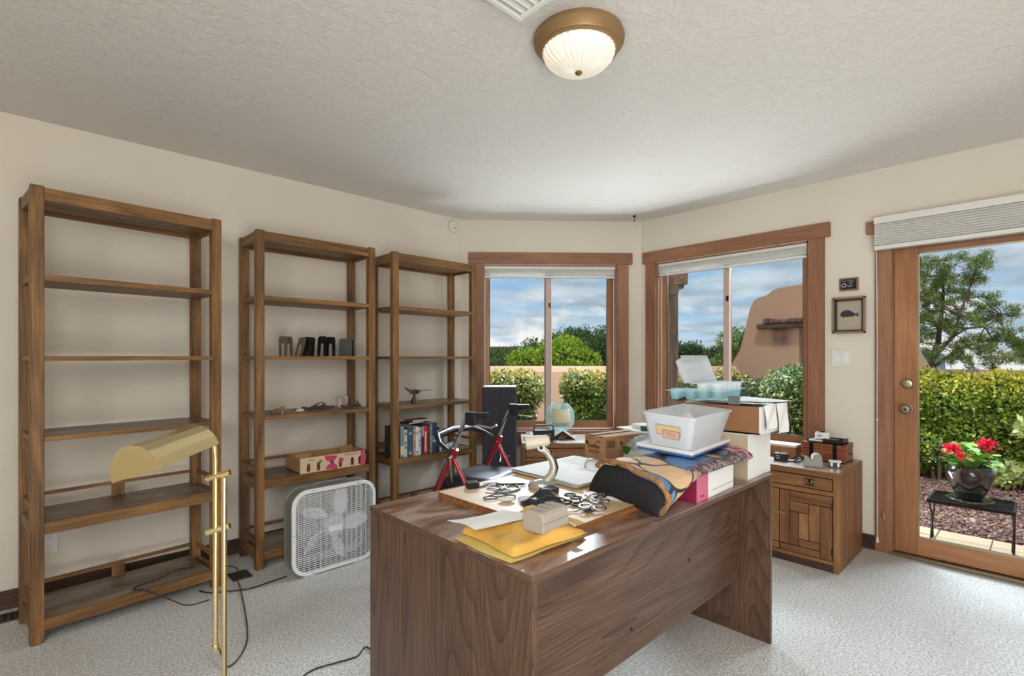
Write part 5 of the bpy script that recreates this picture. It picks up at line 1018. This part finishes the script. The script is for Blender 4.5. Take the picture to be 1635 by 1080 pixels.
def shrub(name, label, cat, loc, lumps, n, size, aspect, mat, core=True, group=None, upb=.3, rz=0):
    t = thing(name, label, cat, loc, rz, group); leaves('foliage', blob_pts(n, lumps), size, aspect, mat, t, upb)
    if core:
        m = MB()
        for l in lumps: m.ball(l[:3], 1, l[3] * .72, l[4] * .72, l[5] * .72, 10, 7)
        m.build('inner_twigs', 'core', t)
    st_ = MB(); zmin = min(l[2] - l[5] for l in lumps)
    for l in lumps[:4]: st_.tube([(l[0] * .6, l[1] * .6, 0), (l[0] * .8, l[1] * .8, max(.1, l[2] * .5)), tuple(l[:3])], .018, 6)
    st_.build('stem', 'bark', t); return t
M_['photinia'] = leafmat('photinia_leaves', [(36, 66, 24), (70, 104, 36), (112, 136, 48), (52, 84, 30), (146, 156, 66)], .35, (.80, 1.25, (206, 176, 100)))
M_['photinia2'] = leafmat('laurel_leaves', [(34, 58, 32), (70, 100, 50), (110, 136, 70), (50, 80, 44), (190, 196, 140)], .32)
M_['lawnhedge'] = leafmat('door_hedge_leaves', [(48, 84, 32), (104, 146, 50), (170, 188, 70), (72, 116, 46), (214, 214, 104)], .35, (.75, 1.15, (224, 208, 84)))
M_['pine'] = leafmat('pinyon_needles', [(100, 126, 60), (140, 164, 80), (176, 192, 110), (120, 144, 70)], .6)
M_['juniper'] = leafmat('juniper_foliage', [(64, 88, 50), (94, 120, 64), (124, 148, 84), (78, 104, 58)], .7)
M_['bright'] = leafmat('bright_green_foliage', [(116, 156, 36), (166, 196, 52), (204, 220, 84), (132, 170, 46)], .5)
M_['far'] = leafmat('distant_trees', [(58, 84, 52), (84, 112, 62), (104, 132, 74), (70, 98, 58)], .8)
def lum(kx, ky, kz, n, r, seed, zmin=.3):
    rn = random.Random(seed); o = []
    for _ in range(n): o.append((rn.uniform(-kx, kx), rn.uniform(-ky, ky), rn.uniform(zmin, kz - r * .7), r * rn.uniform(.8, 1.25), r * rn.uniform(.8, 1.2), r * rn.uniform(.75, 1.1)))
    return o
def hedge(label, pa, pb, D0, D1, ztop, depth, n, mat, seed, r=.30):
    A, B_ = at(pa, 570, D0), at(pb, 570, D1); m_ = (A + B_) / 2; d_ = B_ - A; Lh = d_.length / 2; rn = random.Random(seed); lumps = []
    k1 = max(3, int(Lh * 2 / (r * .9)))
    for i in range(k1):
        for z in np.arange(r, ztop - G - r * .9, r * .85): lumps.append((-Lh + (i + .5) * 2 * Lh / k1 + rn.uniform(-.06, .06), rn.uniform(-.08, .08), z + rn.uniform(-.04, .04), r * rn.uniform(.85, 1.1), depth * rn.uniform(.8, 1.1), r * rn.uniform(.9, 1.1)))
        lumps.append((-Lh + (i + .5) * 2 * Lh / k1 + rn.uniform(-.06, .06), rn.uniform(-.05, .05), ztop - G - r * .85 + rn.uniform(-.03, .03), r, depth * .9, r * .9))
    return shrub('hedge', label, 'hedge', (m_.x, m_.y, G), lumps, n, .043, .5, mat, rz=math.atan2(d_.y, d_.x))
rx_ = None
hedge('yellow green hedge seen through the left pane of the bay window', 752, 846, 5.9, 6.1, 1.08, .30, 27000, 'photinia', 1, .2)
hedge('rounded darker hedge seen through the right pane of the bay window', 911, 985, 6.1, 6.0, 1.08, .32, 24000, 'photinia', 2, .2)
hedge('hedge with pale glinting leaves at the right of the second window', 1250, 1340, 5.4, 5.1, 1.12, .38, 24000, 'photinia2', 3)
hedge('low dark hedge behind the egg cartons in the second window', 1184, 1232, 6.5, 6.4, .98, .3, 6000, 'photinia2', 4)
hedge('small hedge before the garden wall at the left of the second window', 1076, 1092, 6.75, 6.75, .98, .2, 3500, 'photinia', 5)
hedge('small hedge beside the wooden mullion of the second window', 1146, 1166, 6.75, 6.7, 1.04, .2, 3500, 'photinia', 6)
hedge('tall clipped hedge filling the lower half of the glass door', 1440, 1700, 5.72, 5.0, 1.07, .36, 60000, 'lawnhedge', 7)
# garden walls
def gwall(label, A, B_, z, th=.28, name='wall_garden'):
    d_ = (B_ - A); n_ = Vector((-d_.y, d_.x, 0)).normalized() * th / 2; prof = [(-1, G - .05), (-1, z - .08), (-.8, z - .02), (-.3, z), (.3, z), (.8, z - .02), (1, z - .08), (1, G - .05)]
    return tag(MB().rings([[(q.x + n_.x * a, q.y + n_.y * a, zz) for a, zz in prof] for q in (A, B_)]).build(name, 'stucco'), kind='structure')
gwall('', at(640, 570, 7.35), at(1172, 570, 7.35), 1.105)
# tall sculpted wall with an opening under a timber lintel, along x = 7.8
def yx(px, x=7.8): r = (px - 817.5) / 812; return (sa - r * ca) * x / (ca + r * sa)
def zx(px, py, x=7.8): r = (px - 817.5) / 812; return 1.24 - (py - 570) * (x / (ca + r * sa)) / 812
out = [(1166, 585), (1174, 572), (1180, 562), (1186, 545), (1191, 520), (1197, 495), (1203, 481), (1210, 476), (1224, 472), (1234, 464), (1244, 460), (1262, 457), (1275, 455), (1290, 455), (1320, 457), (1370, 470), (1410, 500), (1440, 530), (1462, 558), (1475, 580), (1486, 597), (1500, 603), (1560, 602), (1640, 606), (1800, 610)]
top = [(yx(a), zx(a, b)) for a, b in out]; yo0, yo1 = yx(1276), yx(1345); zl = zx(1276, 521)
left = [p_ for p_ in top if p_[0] > yo0]; midp = [p_ for p_ in top if yo1 < p_[0] <= yo0]; right = [p_ for p_ in top if p_[0] <= yo1]
def topz(y):
    for (a, b), (c, d) in zip(top, top[1:]):
        if a >= y >= c: return b + (d - b) * (a - y) / (a - c)
f = MB(); f.prism([(top[0][0], G - .05)] + left + [(yo0, topz(yo0)), (yo0, G - .05)], 7.8, 8.1, 'x'); f.prism([(yo0, zl), (yo0, topz(yo0))] + midp + [(yo1, topz(yo1)), (yo1, zl)], 7.8, 8.1, 'x'); f.prism([(yo1, G - .05), (yo1, topz(yo1))] + right + [(top[-1][0], G - .05)], 7.8, 8.1, 'x')
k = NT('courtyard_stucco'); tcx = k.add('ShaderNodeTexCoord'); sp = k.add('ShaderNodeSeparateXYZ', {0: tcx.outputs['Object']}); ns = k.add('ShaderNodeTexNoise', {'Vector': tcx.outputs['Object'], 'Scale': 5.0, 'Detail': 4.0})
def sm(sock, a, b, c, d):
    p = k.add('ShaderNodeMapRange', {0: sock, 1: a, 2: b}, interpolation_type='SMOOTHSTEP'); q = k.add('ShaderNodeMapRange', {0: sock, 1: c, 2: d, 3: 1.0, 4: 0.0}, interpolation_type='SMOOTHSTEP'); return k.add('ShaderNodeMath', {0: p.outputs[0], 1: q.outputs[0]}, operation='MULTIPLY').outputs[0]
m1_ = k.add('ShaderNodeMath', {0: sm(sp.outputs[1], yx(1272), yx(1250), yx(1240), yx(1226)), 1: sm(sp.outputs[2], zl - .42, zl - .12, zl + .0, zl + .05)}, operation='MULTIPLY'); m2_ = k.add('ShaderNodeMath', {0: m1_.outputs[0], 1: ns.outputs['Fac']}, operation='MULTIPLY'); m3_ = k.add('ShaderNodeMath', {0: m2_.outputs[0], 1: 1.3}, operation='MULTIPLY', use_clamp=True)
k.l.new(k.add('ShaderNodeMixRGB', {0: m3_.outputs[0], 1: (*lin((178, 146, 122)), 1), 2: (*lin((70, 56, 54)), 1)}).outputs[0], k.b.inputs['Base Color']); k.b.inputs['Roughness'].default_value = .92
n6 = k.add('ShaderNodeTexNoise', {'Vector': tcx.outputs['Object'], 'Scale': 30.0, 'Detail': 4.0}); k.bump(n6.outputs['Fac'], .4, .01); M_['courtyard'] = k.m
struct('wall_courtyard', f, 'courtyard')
t = thing('wall_lintel', 'weathered timber lintel with rough stone cap set in the tall adobe wall', 'lintel', (7.8, yo0, zl))
bx(-.10, .12, yo1 - yo0 - .15, yx(1212) - yo0, -.02, .045).build('beam', 'beam', t, .008); rn = random.Random(8)
y_ = yx(1224) - yo0
while y_ > yo1 - yo0 - .1:
    w2 = rn.uniform(.06, .11); bx(-.14, .1, y_ - w2, y_, .047, .09 + rn.uniform(0, .035)).build('cap_stone', plain('cap_stone_brown', (104, 78, 72), .9, var=.3, vs=12) if 'cap_stone_brown' not in bpy.data.materials else bpy.data.materials['cap_stone_brown'], t, .01); y_ -= w2 + .004
# porch post and beam end by the second window
pp = at(1079, 570, 4.72); t = thing('porch_post', 'dark weathered porch post with corbel just outside the second window', 'post', (pp.x, pp.y, G), R(-60))
bx(-.07, .02, -.05, .05, 0, 1.86).build('post', 'darkpost', t, .004); MB().rings([[(-.07, y_, 1.86), (-.07, y_, 1.96), (.075, y_, 1.96), (.07, y_, 1.925), (.03, y_, 1.915), (.02, y_, 1.86)] for y_ in (-.05, .05)]).build('corbel', 'darkpost', t); bx(-.07, .105, -.06, .06, 1.96, 2.32).build('beam_end', 'beam', t, .004)
# trees
def tree(label, px, D, r, ztop, mat, n, seed, zmin=.4, size=.11, lumpn=14, lr=.45, group=None, name='tree', cat='tree', trunk=.09):
    p_ = at(px, 570, D); lumps = []; rn = random.Random(seed); Hh = ztop - G
    for i in range(lumpn):
        z = zmin + (Hh - zmin - lr * .8) * (i / (lumpn - 1)); wd = r * (1 - .75 * (z / Hh) ** 1.6); a = rn.uniform(0, 6.28); q = rn.uniform(.2, 1) * wd; s_ = lr * rn.uniform(.7, 1.1) * (1 - .4 * z / Hh)
        lumps.append((q * math.cos(a), q * math.sin(a), z, s_, s_, s_ * rn.uniform(.8, 1.1)))
    t = thing(name, label, cat, (p_.x, p_.y, G), rn.uniform(0, 3), group); leaves('foliage', blob_pts(n, lumps, .3), size, .4, mat, t, .6)
    m = MB().tube([(0, 0, -.1), (.05, .03, Hh * .4), (0, 0, Hh * .85)], [trunk, trunk * .7, trunk * .25], 7)
    for l in lumps[::2]: m.tube([(0.02, .01, l[2] * .7), tuple(l[:3])], [trunk * .35, trunk * .12], 5)
    m.build('trunk', 'bark', t); return t
zt_ = lambda py, D: 1.24 - (py - 570) * D / 812
def dome(label, px, D, rx, zt, n, seed):
    rn = random.Random(seed); p_ = at(px, 570, D); lumps = []
    for i in range(34):
        a = rn.uniform(0, 6.28); e = rn.uniform(0, 1) ** .6 * 1.45; s_ = rn.uniform(.16, .26)
        lumps.append(((rx - .2) * math.cos(a) * math.cos(e), (rx - .2) * math.sin(a) * math.cos(e), (zt - G) * .45 + ((zt - G) * .55 - .2) * math.sin(e), s_ * 1.3, s_ * 1.3, s_))
    lumps.append((0, 0, (zt - G) * .5, rx * .8, rx * .8, (zt - G) * .4)); return shrub('tree', label, 'tree', (p_.x, p_.y, G), lumps, n, .075, .4, 'bright')
dome('bright lime green rounded tree behind the hedge in the bay window, right of centre', 903, 10.0, .74, zt_(541, 10), 22000, 11)
dome('bright green bushy tree in the left pane of the bay window', 842, 10.6, .55, zt_(559, 10.6), 12000, 12)
for i, (px, D, r, py, lab) in enumerate(((800, 17, 1.1, 547, 'small dark juniper at the far left of the bay window'), (826, 16, 1.3, 546, 'dark green juniper with a pointed top in the left pane'), (852, 15, 1.3, 533, 'dark evergreen just left of the bay window mullion'), (884, 14.5, 1.5, 517, 'tall dark evergreen just right of the bay window mullion'), (905, 14.2, 1.3, 512, 'tallest dark evergreen in the right pane of the bay window'), (930, 14, 1.5, 514, 'broad dark evergreen in the middle of the right pane'), (952, 13.5, 1.2, 526, 'evergreen sloping down towards the right edge of the bay window'), (970, 12.5, .9, 512, 'slim dark evergreen at the right edge of the bay window'))):
    tree(lab, px, D, r, zt_(py, D), 'juniper', 9000, 20 + i, .6, .085, 20, .58, trunk=.12)
for i, (px, D, r, py, lab) in enumerate(((1078, 18, .9, 563, 'distant round tree at the left edge of the second window'), (1090, 17, 1.0, 541, 'small open tree left in the second window, above the wall'), (1114, 18, .9, 547, 'small pointed tree in the middle of the left pane'), (1134, 20, 1.2, 566, 'low distant tree left of the mullion in the second window'), (1152, 16, 1.1, 540, 'tall distant tree beside the mullion of the second window'), (1182, 14, 1.0, 516, 'dark tree partly hidden by the tall adobe wall'), (1290, 15, 1.3, 500, 'dark tree behind the opening in the adobe wall'))):
    tree(lab, px, D, r, zt_(py, D), 'far' if i < 5 else 'pine', 6000, 40 + i, .8 if i != 1 else 1.2, .095, 14, .55, trunk=.1)
for i, (px, D) in enumerate(((1070, 24), (1100, 24), (1130, 25), (1160, 24), (1080, 21), (1120, 21), (1150, 20.5))):
    tree(['pale green scrub tree low on the horizon, far left', 'low scrub tree on the horizon, second from the left', 'low scrub tree on the horizon near the mullion', 'low scrub tree on the horizon behind the mullion', 'nearer low scrub tree at the left above the wall', 'nearer low scrub tree in the middle of the left pane', 'nearer low scrub tree beside the mullion'][i], px, D, 1.6, zt_(572, D), 'far', 2600, 60 + i, .3, .14, 10, .8, trunk=.1)
# pinyon pine beyond the door
DP = 10.2; bp = at(1488, 640, DP); t = thing('pinyon_pine', 'open branched pinyon pine rising above the hedge beyond the glass door', 'tree', (bp.x, bp.y, G)); O_ = Vector((bp.x, bp.y, G)); rn = random.Random(77)
PX = lambda a, b, dd=0: at(1400 + a / 4.502, 380 + b / 4.502, DP + dd) - O_
trunkA = [Vector((0, 0, 0)), PX(370, 950), PX(400, 860, .1), PX(440, 760), PX(450, 640, -.1), PX(470, 520), PX(480, 400, .1), PX(470, 280), PX(445, 160)]
trunkB = [PX(400, 860, .1), PX(470, 790, -.2), PX(560, 700, -.3), PX(650, 650, -.2), PX(780, 640, -.1), PX(900, 560, .1)]
trunkC = [PX(370, 950), PX(520, 850, .3), PX(640, 780, .5), PX(780, 740, .4), PX(920, 690, .3), PX(1010, 730, .2)]
trunkD = [PX(560, 700, -.3), PX(590, 560, -.4), PX(640, 430, -.3), PX(690, 300, -.2), PX(760, 190, -.1)]
m = MB(); m.tube(trunkA, [.11, .08, .06, .05, .04, .032, .025, .018, .008], 8).tube(trunkB, [.045, .036, .028, .022, .016, .008], 7).tube(trunkC, [.045, .034, .026, .02, .014, .007], 7).tube(trunkD, [.028, .022, .018, .012, .006], 6)
skel = [v for q in (trunkA[1:], trunkB, trunkC, trunkD) for v in q]
cl_ = [(440, 170), (370, 190), (430, 260), (480, 240), (560, 190), (340, 290), (330, 380), (420, 340), (620, 240), (700, 270), (760, 180), (720, 190), (770, 290), (600, 340), (660, 390), (520, 400), (330, 500), (430, 520), (560, 500), (700, 470), (820, 430), (850, 500), (730, 540), (800, 580), (890, 560), (950, 560), (620, 560), (500, 590), (340, 640), (420, 690), (360, 760), (330, 840), (440, 860), (540, 780), (640, 740), (560, 860), (620, 830), (730, 740), (750, 830), (800, 740), (900, 700), (990, 700), (1010, 770), (1040, 790), (820, 800), (900, 870), (1040, 880), (700, 900), (830, 900), (980, 860), (870, 650), (300, 220), (290, 430), (290, 560), (300, 700), (500, 330), (370, 450), (480, 460), (580, 620), (460, 620), (380, 590), (520, 680), (680, 600), (1080, 760), (1120, 850), (1160, 800), (260, 300), (240, 480), (250, 620), (220, 760), (200, 400)]
pts_ = []
for a, b in cl_:
    c_ = PX(a + rn.uniform(-8, 8), b + rn.uniform(-8, 8), rn.uniform(-.55, .55)); nr = min(skel, key=lambda s_: (s_ - c_).length); mid_ = (nr + c_) / 2 + Vector((rn.uniform(-.05, .05), rn.uniform(-.05, .05), rn.uniform(0, .06))); m.tube([nr, mid_, c_], [.014, .009, .005], 5)
    for _ in range(6):
        s_ = rn.uniform(.07, .12); q = c_ + Vector((rn.gauss(0, .11), rn.gauss(0, .11), rn.gauss(0, .085))); m.tube([c_, q], [.006, .003], 4); pts_.append((q.x, q.y, q.z, s_, s_, s_ * .8))
m.build('trunk', 'bark', t); leaves('foliage', blob_pts(34000, pts_, .05), .062, .2, 'pine', t, .5)
# distant house
hp = at(770, 553, 26); t = thing('far_house', 'distant low adobe house with red brown roof edge at the left of the bay window', 'house', (hp.x, hp.y, G), R(YAW - 90))
bx(-3, 1.3, 0, 4, 0, 1.45).build('walls', 'stucco', t); bx(-3.4, 1.7, -.3, 4.3, 1.45, 1.62).build('fascia', 'whitebox', t); bx(-3.5, 1.8, -.4, 4.4, 1.62, 1.80).build('roof', plain('red_brown_roof', (128, 74, 58), .8), t); bx(.2, .9, -.02, 0, .5, 1.2).build('window', 'black', t)
# low distant hills
f = MB(); rn = random.Random(4); HP = []
for i in range(60): HP.append((i / 59 * 150 - 75, 1.3 + 1.3 * abs(math.sin(i * .37)) + rn.uniform(0, .4)))
f.prism([(-75, -2)] + HP + [(75, -2)], 88, 92, 'y'); h = f.build('distant_hills', plain('blue_green_hills', (106, 126, 132), 1)); h.rotation_euler = (0, 0, R(YAW - 90)); tag(h, kind='structure')
# plant table and geranium
t = thing('garden_bench', 'low black metal mesh table outside the glass door', 'table', (4.40, .12, G))
W, D, H = .345, .43, .33
f = MB(); f.box(0, W, 0, .014, H - .022, H).box(0, W, D - .014, D, H - .022, H).box(0, .014, .014, D - .014, H - .022, H).box(W - .014, W, .014, D - .014, H - .022, H); f.build('frame', 'blackmetal', t)
f = MB()
for i in range(44): f.box(.014, W - .014, .014 + i * (D - .028) / 44, .0155 + i * (D - .028) / 44, H - .008, H - .0065)
for i in range(34): f.box(.014 + i * (W - .028) / 34, .0155 + i * (W - .028) / 34, .014, D - .014, H - .0065, H - .005)
tag(f.build('mesh_top', 'blackmetal', t), kind='stuff')
for y in (.012, D - .012):
    for s in (0, 1): x0, x1_ = (.02, W - .06) if s else (W - .02, .06); MB().tube([(x0, y, H - .02), ((x0 + x1_) / 2, y, H * .55), (x1_, y + (.012 if s else -.0), 0)], .0065, 8).build('leg', 'blackmetal', t)
    MB().tube([(.05, y, H - .02), (.05, y, H - .06), (.06, y, H - .07), (.07, y, H - .06), (.07, y, H - .02)], .004, 6).build('hook', 'blackmetal', t)
PP = Vector((4.575, .345, G + .33 + .001)); t = thing('flower_pot', 'round black glazed pot with saucer on the metal mesh table', 'pot', tuple(PP))
MB().lathe([(.001, 0), (.115, 0), (.125, .008), (.12, .012), (.08, .010), (.001, .010)], n=36).build('saucer', 'pot', t)
MB().lathe([(.001, .014), (.066, .014), (.084, .05), (.114, .12), (.126, .17), (.124, .20), (.110, .228), (.105, .232), (.10, .226), (.106, .20), (.09, .19), (.001, .19)], n=40).build('pot_body', 'pot', t); MB().lathe([(.001, .194), (.100, .194), (.100, .196), (.001, .20)], n=24).build('soil', 'core', t)
t = thing('geranium', 'red flowering geranium growing in the black pot', 'plant', tuple(PP + Vector((0, 0, .195))))
M_['ger'] = leafmat('geranium_leaves', [(70, 128, 30), (108, 164, 46), (148, 190, 62), (84, 140, 40)], .45); M_['gerred'] = leafmat('geranium_petals', [(190, 10, 40), (222, 24, 60), (236, 60, 90)], .5)
f = MB(); rn = random.Random(12); RTv, UPv = RT, Vector((0, 0, 1))
leafc = []
for i in range(58):
    a = rn.uniform(0, 6.28); r = rn.uniform(.02, .15); z = rn.uniform(.02, .16) * (1.2 - r * 3.2) + .02; q = Vector((r * math.cos(a), r * math.sin(a), z)); f.tube([(q.x * .3, q.y * .3, 0), (q.x * .7, q.y * .7, z * .7), tuple(q)], .002, 4); leafc.append(q)
heads = [at(1520, 717, 3.37) - PP - Vector((0, 0, .195)), at(1575, 711, 3.42) - PP - Vector((0, 0, .195)), at(1534, 728, 3.3) - PP - Vector((0, 0, .195))]
for hq in heads: f.tube([(hq.x * .2, hq.y * .2, 0), (hq.x * .6, hq.y * .6, hq.z * .6), tuple(hq)], .0025, 5)
f.build('stem', plain('green_stem', (104, 140, 60), .6), t)
f = MB()
for q in leafc + [Vector((-.0, -.16, .05)) + RT * .03, Vector((0, 0, .05)) + RT * .17, Vector((0, 0, .03)) + RT * .19]:
    nrm = Vector((rn.uniform(-.6, .6), rn.uniform(-.6, .6), 1)).normalized(); rot_ = nrm.to_track_quat('Z', 'Y').to_matrix().to_4x4(); s_ = rn.uniform(.020, .032)
    f.rings([[(s_ * (1 + .08 * math.cos(6 * b_)) * math.cos(b_), s_ * (1 + .08 * math.cos(6 * b_)) * math.sin(b_), .006) for b_ in [i * 6.283 / 18 for i in range(18)]], [(s_ * .3 * math.cos(b_), s_ * .3 * math.sin(b_), 0) for b_ in [i * 6.283 / 18 for i in range(18)]]], mat=Matrix.Translation(q) @ rot_)
f.build('leaves', 'ger', t)
for hq, rr_, nn in zip(heads, (.042, .05, .022), (260, 330, 60)):
    pp_ = [(hq.x + rr_ * rn.gauss(0, .45), hq.y + rr_ * rn.gauss(0, .45), hq.z + rr_ * .8 * rn.gauss(0, .42)) for _ in range(nn)]; leaves('flower_head', pp_, .018, .8, 'gerred', t, .5)
# small shrubs in the gravel
M_['varieg'] = leafmat('pale_variegated_leaves', [(120, 150, 60), (190, 200, 120), (220, 220, 160), (150, 176, 80)], .5)
p_ = at(1618, 570, 4.95); shrub('low_shrub', 'low pale leaved shrub in the gravel at the right edge of the door glass', 'shrub', (p_.x, p_.y, G), [(0, 0, .17, .15, .15, .09), (-.06, .08, .10, .13, .13, .08), (.06, -.12, .14, .14, .13, .09)], 700, .07, .42, 'varieg', core=False)
p_ = at(1650, 570, 4.7); shrub('tall_shrub', 'pale variegated branch reaching in from the right edge of the door', 'shrub', (p_.x, p_.y, G), [(0, 0, .62, .12, .12, .06)], 120, .09, .35, 'varieg', core=False)
for i, (px, D, lab) in enumerate(((1500, 5.3, 'young plant at the foot of the hedge left of the pot'), (1578, 5.2, 'leafy sprig before the hedge just above the red flower'))):
    p_ = at(px, 570, D); shrub('hedge_sprig', lab, 'plant', (p_.x, p_.y, G), [(0, 0, .28 if i == 0 else .62, .12, .12, .10), (.03, .08, .2 if i == 0 else .5, .08, .08, .08)], 110, .085, .3, 'photinia2' if i == 0 else 'bright', core=False)
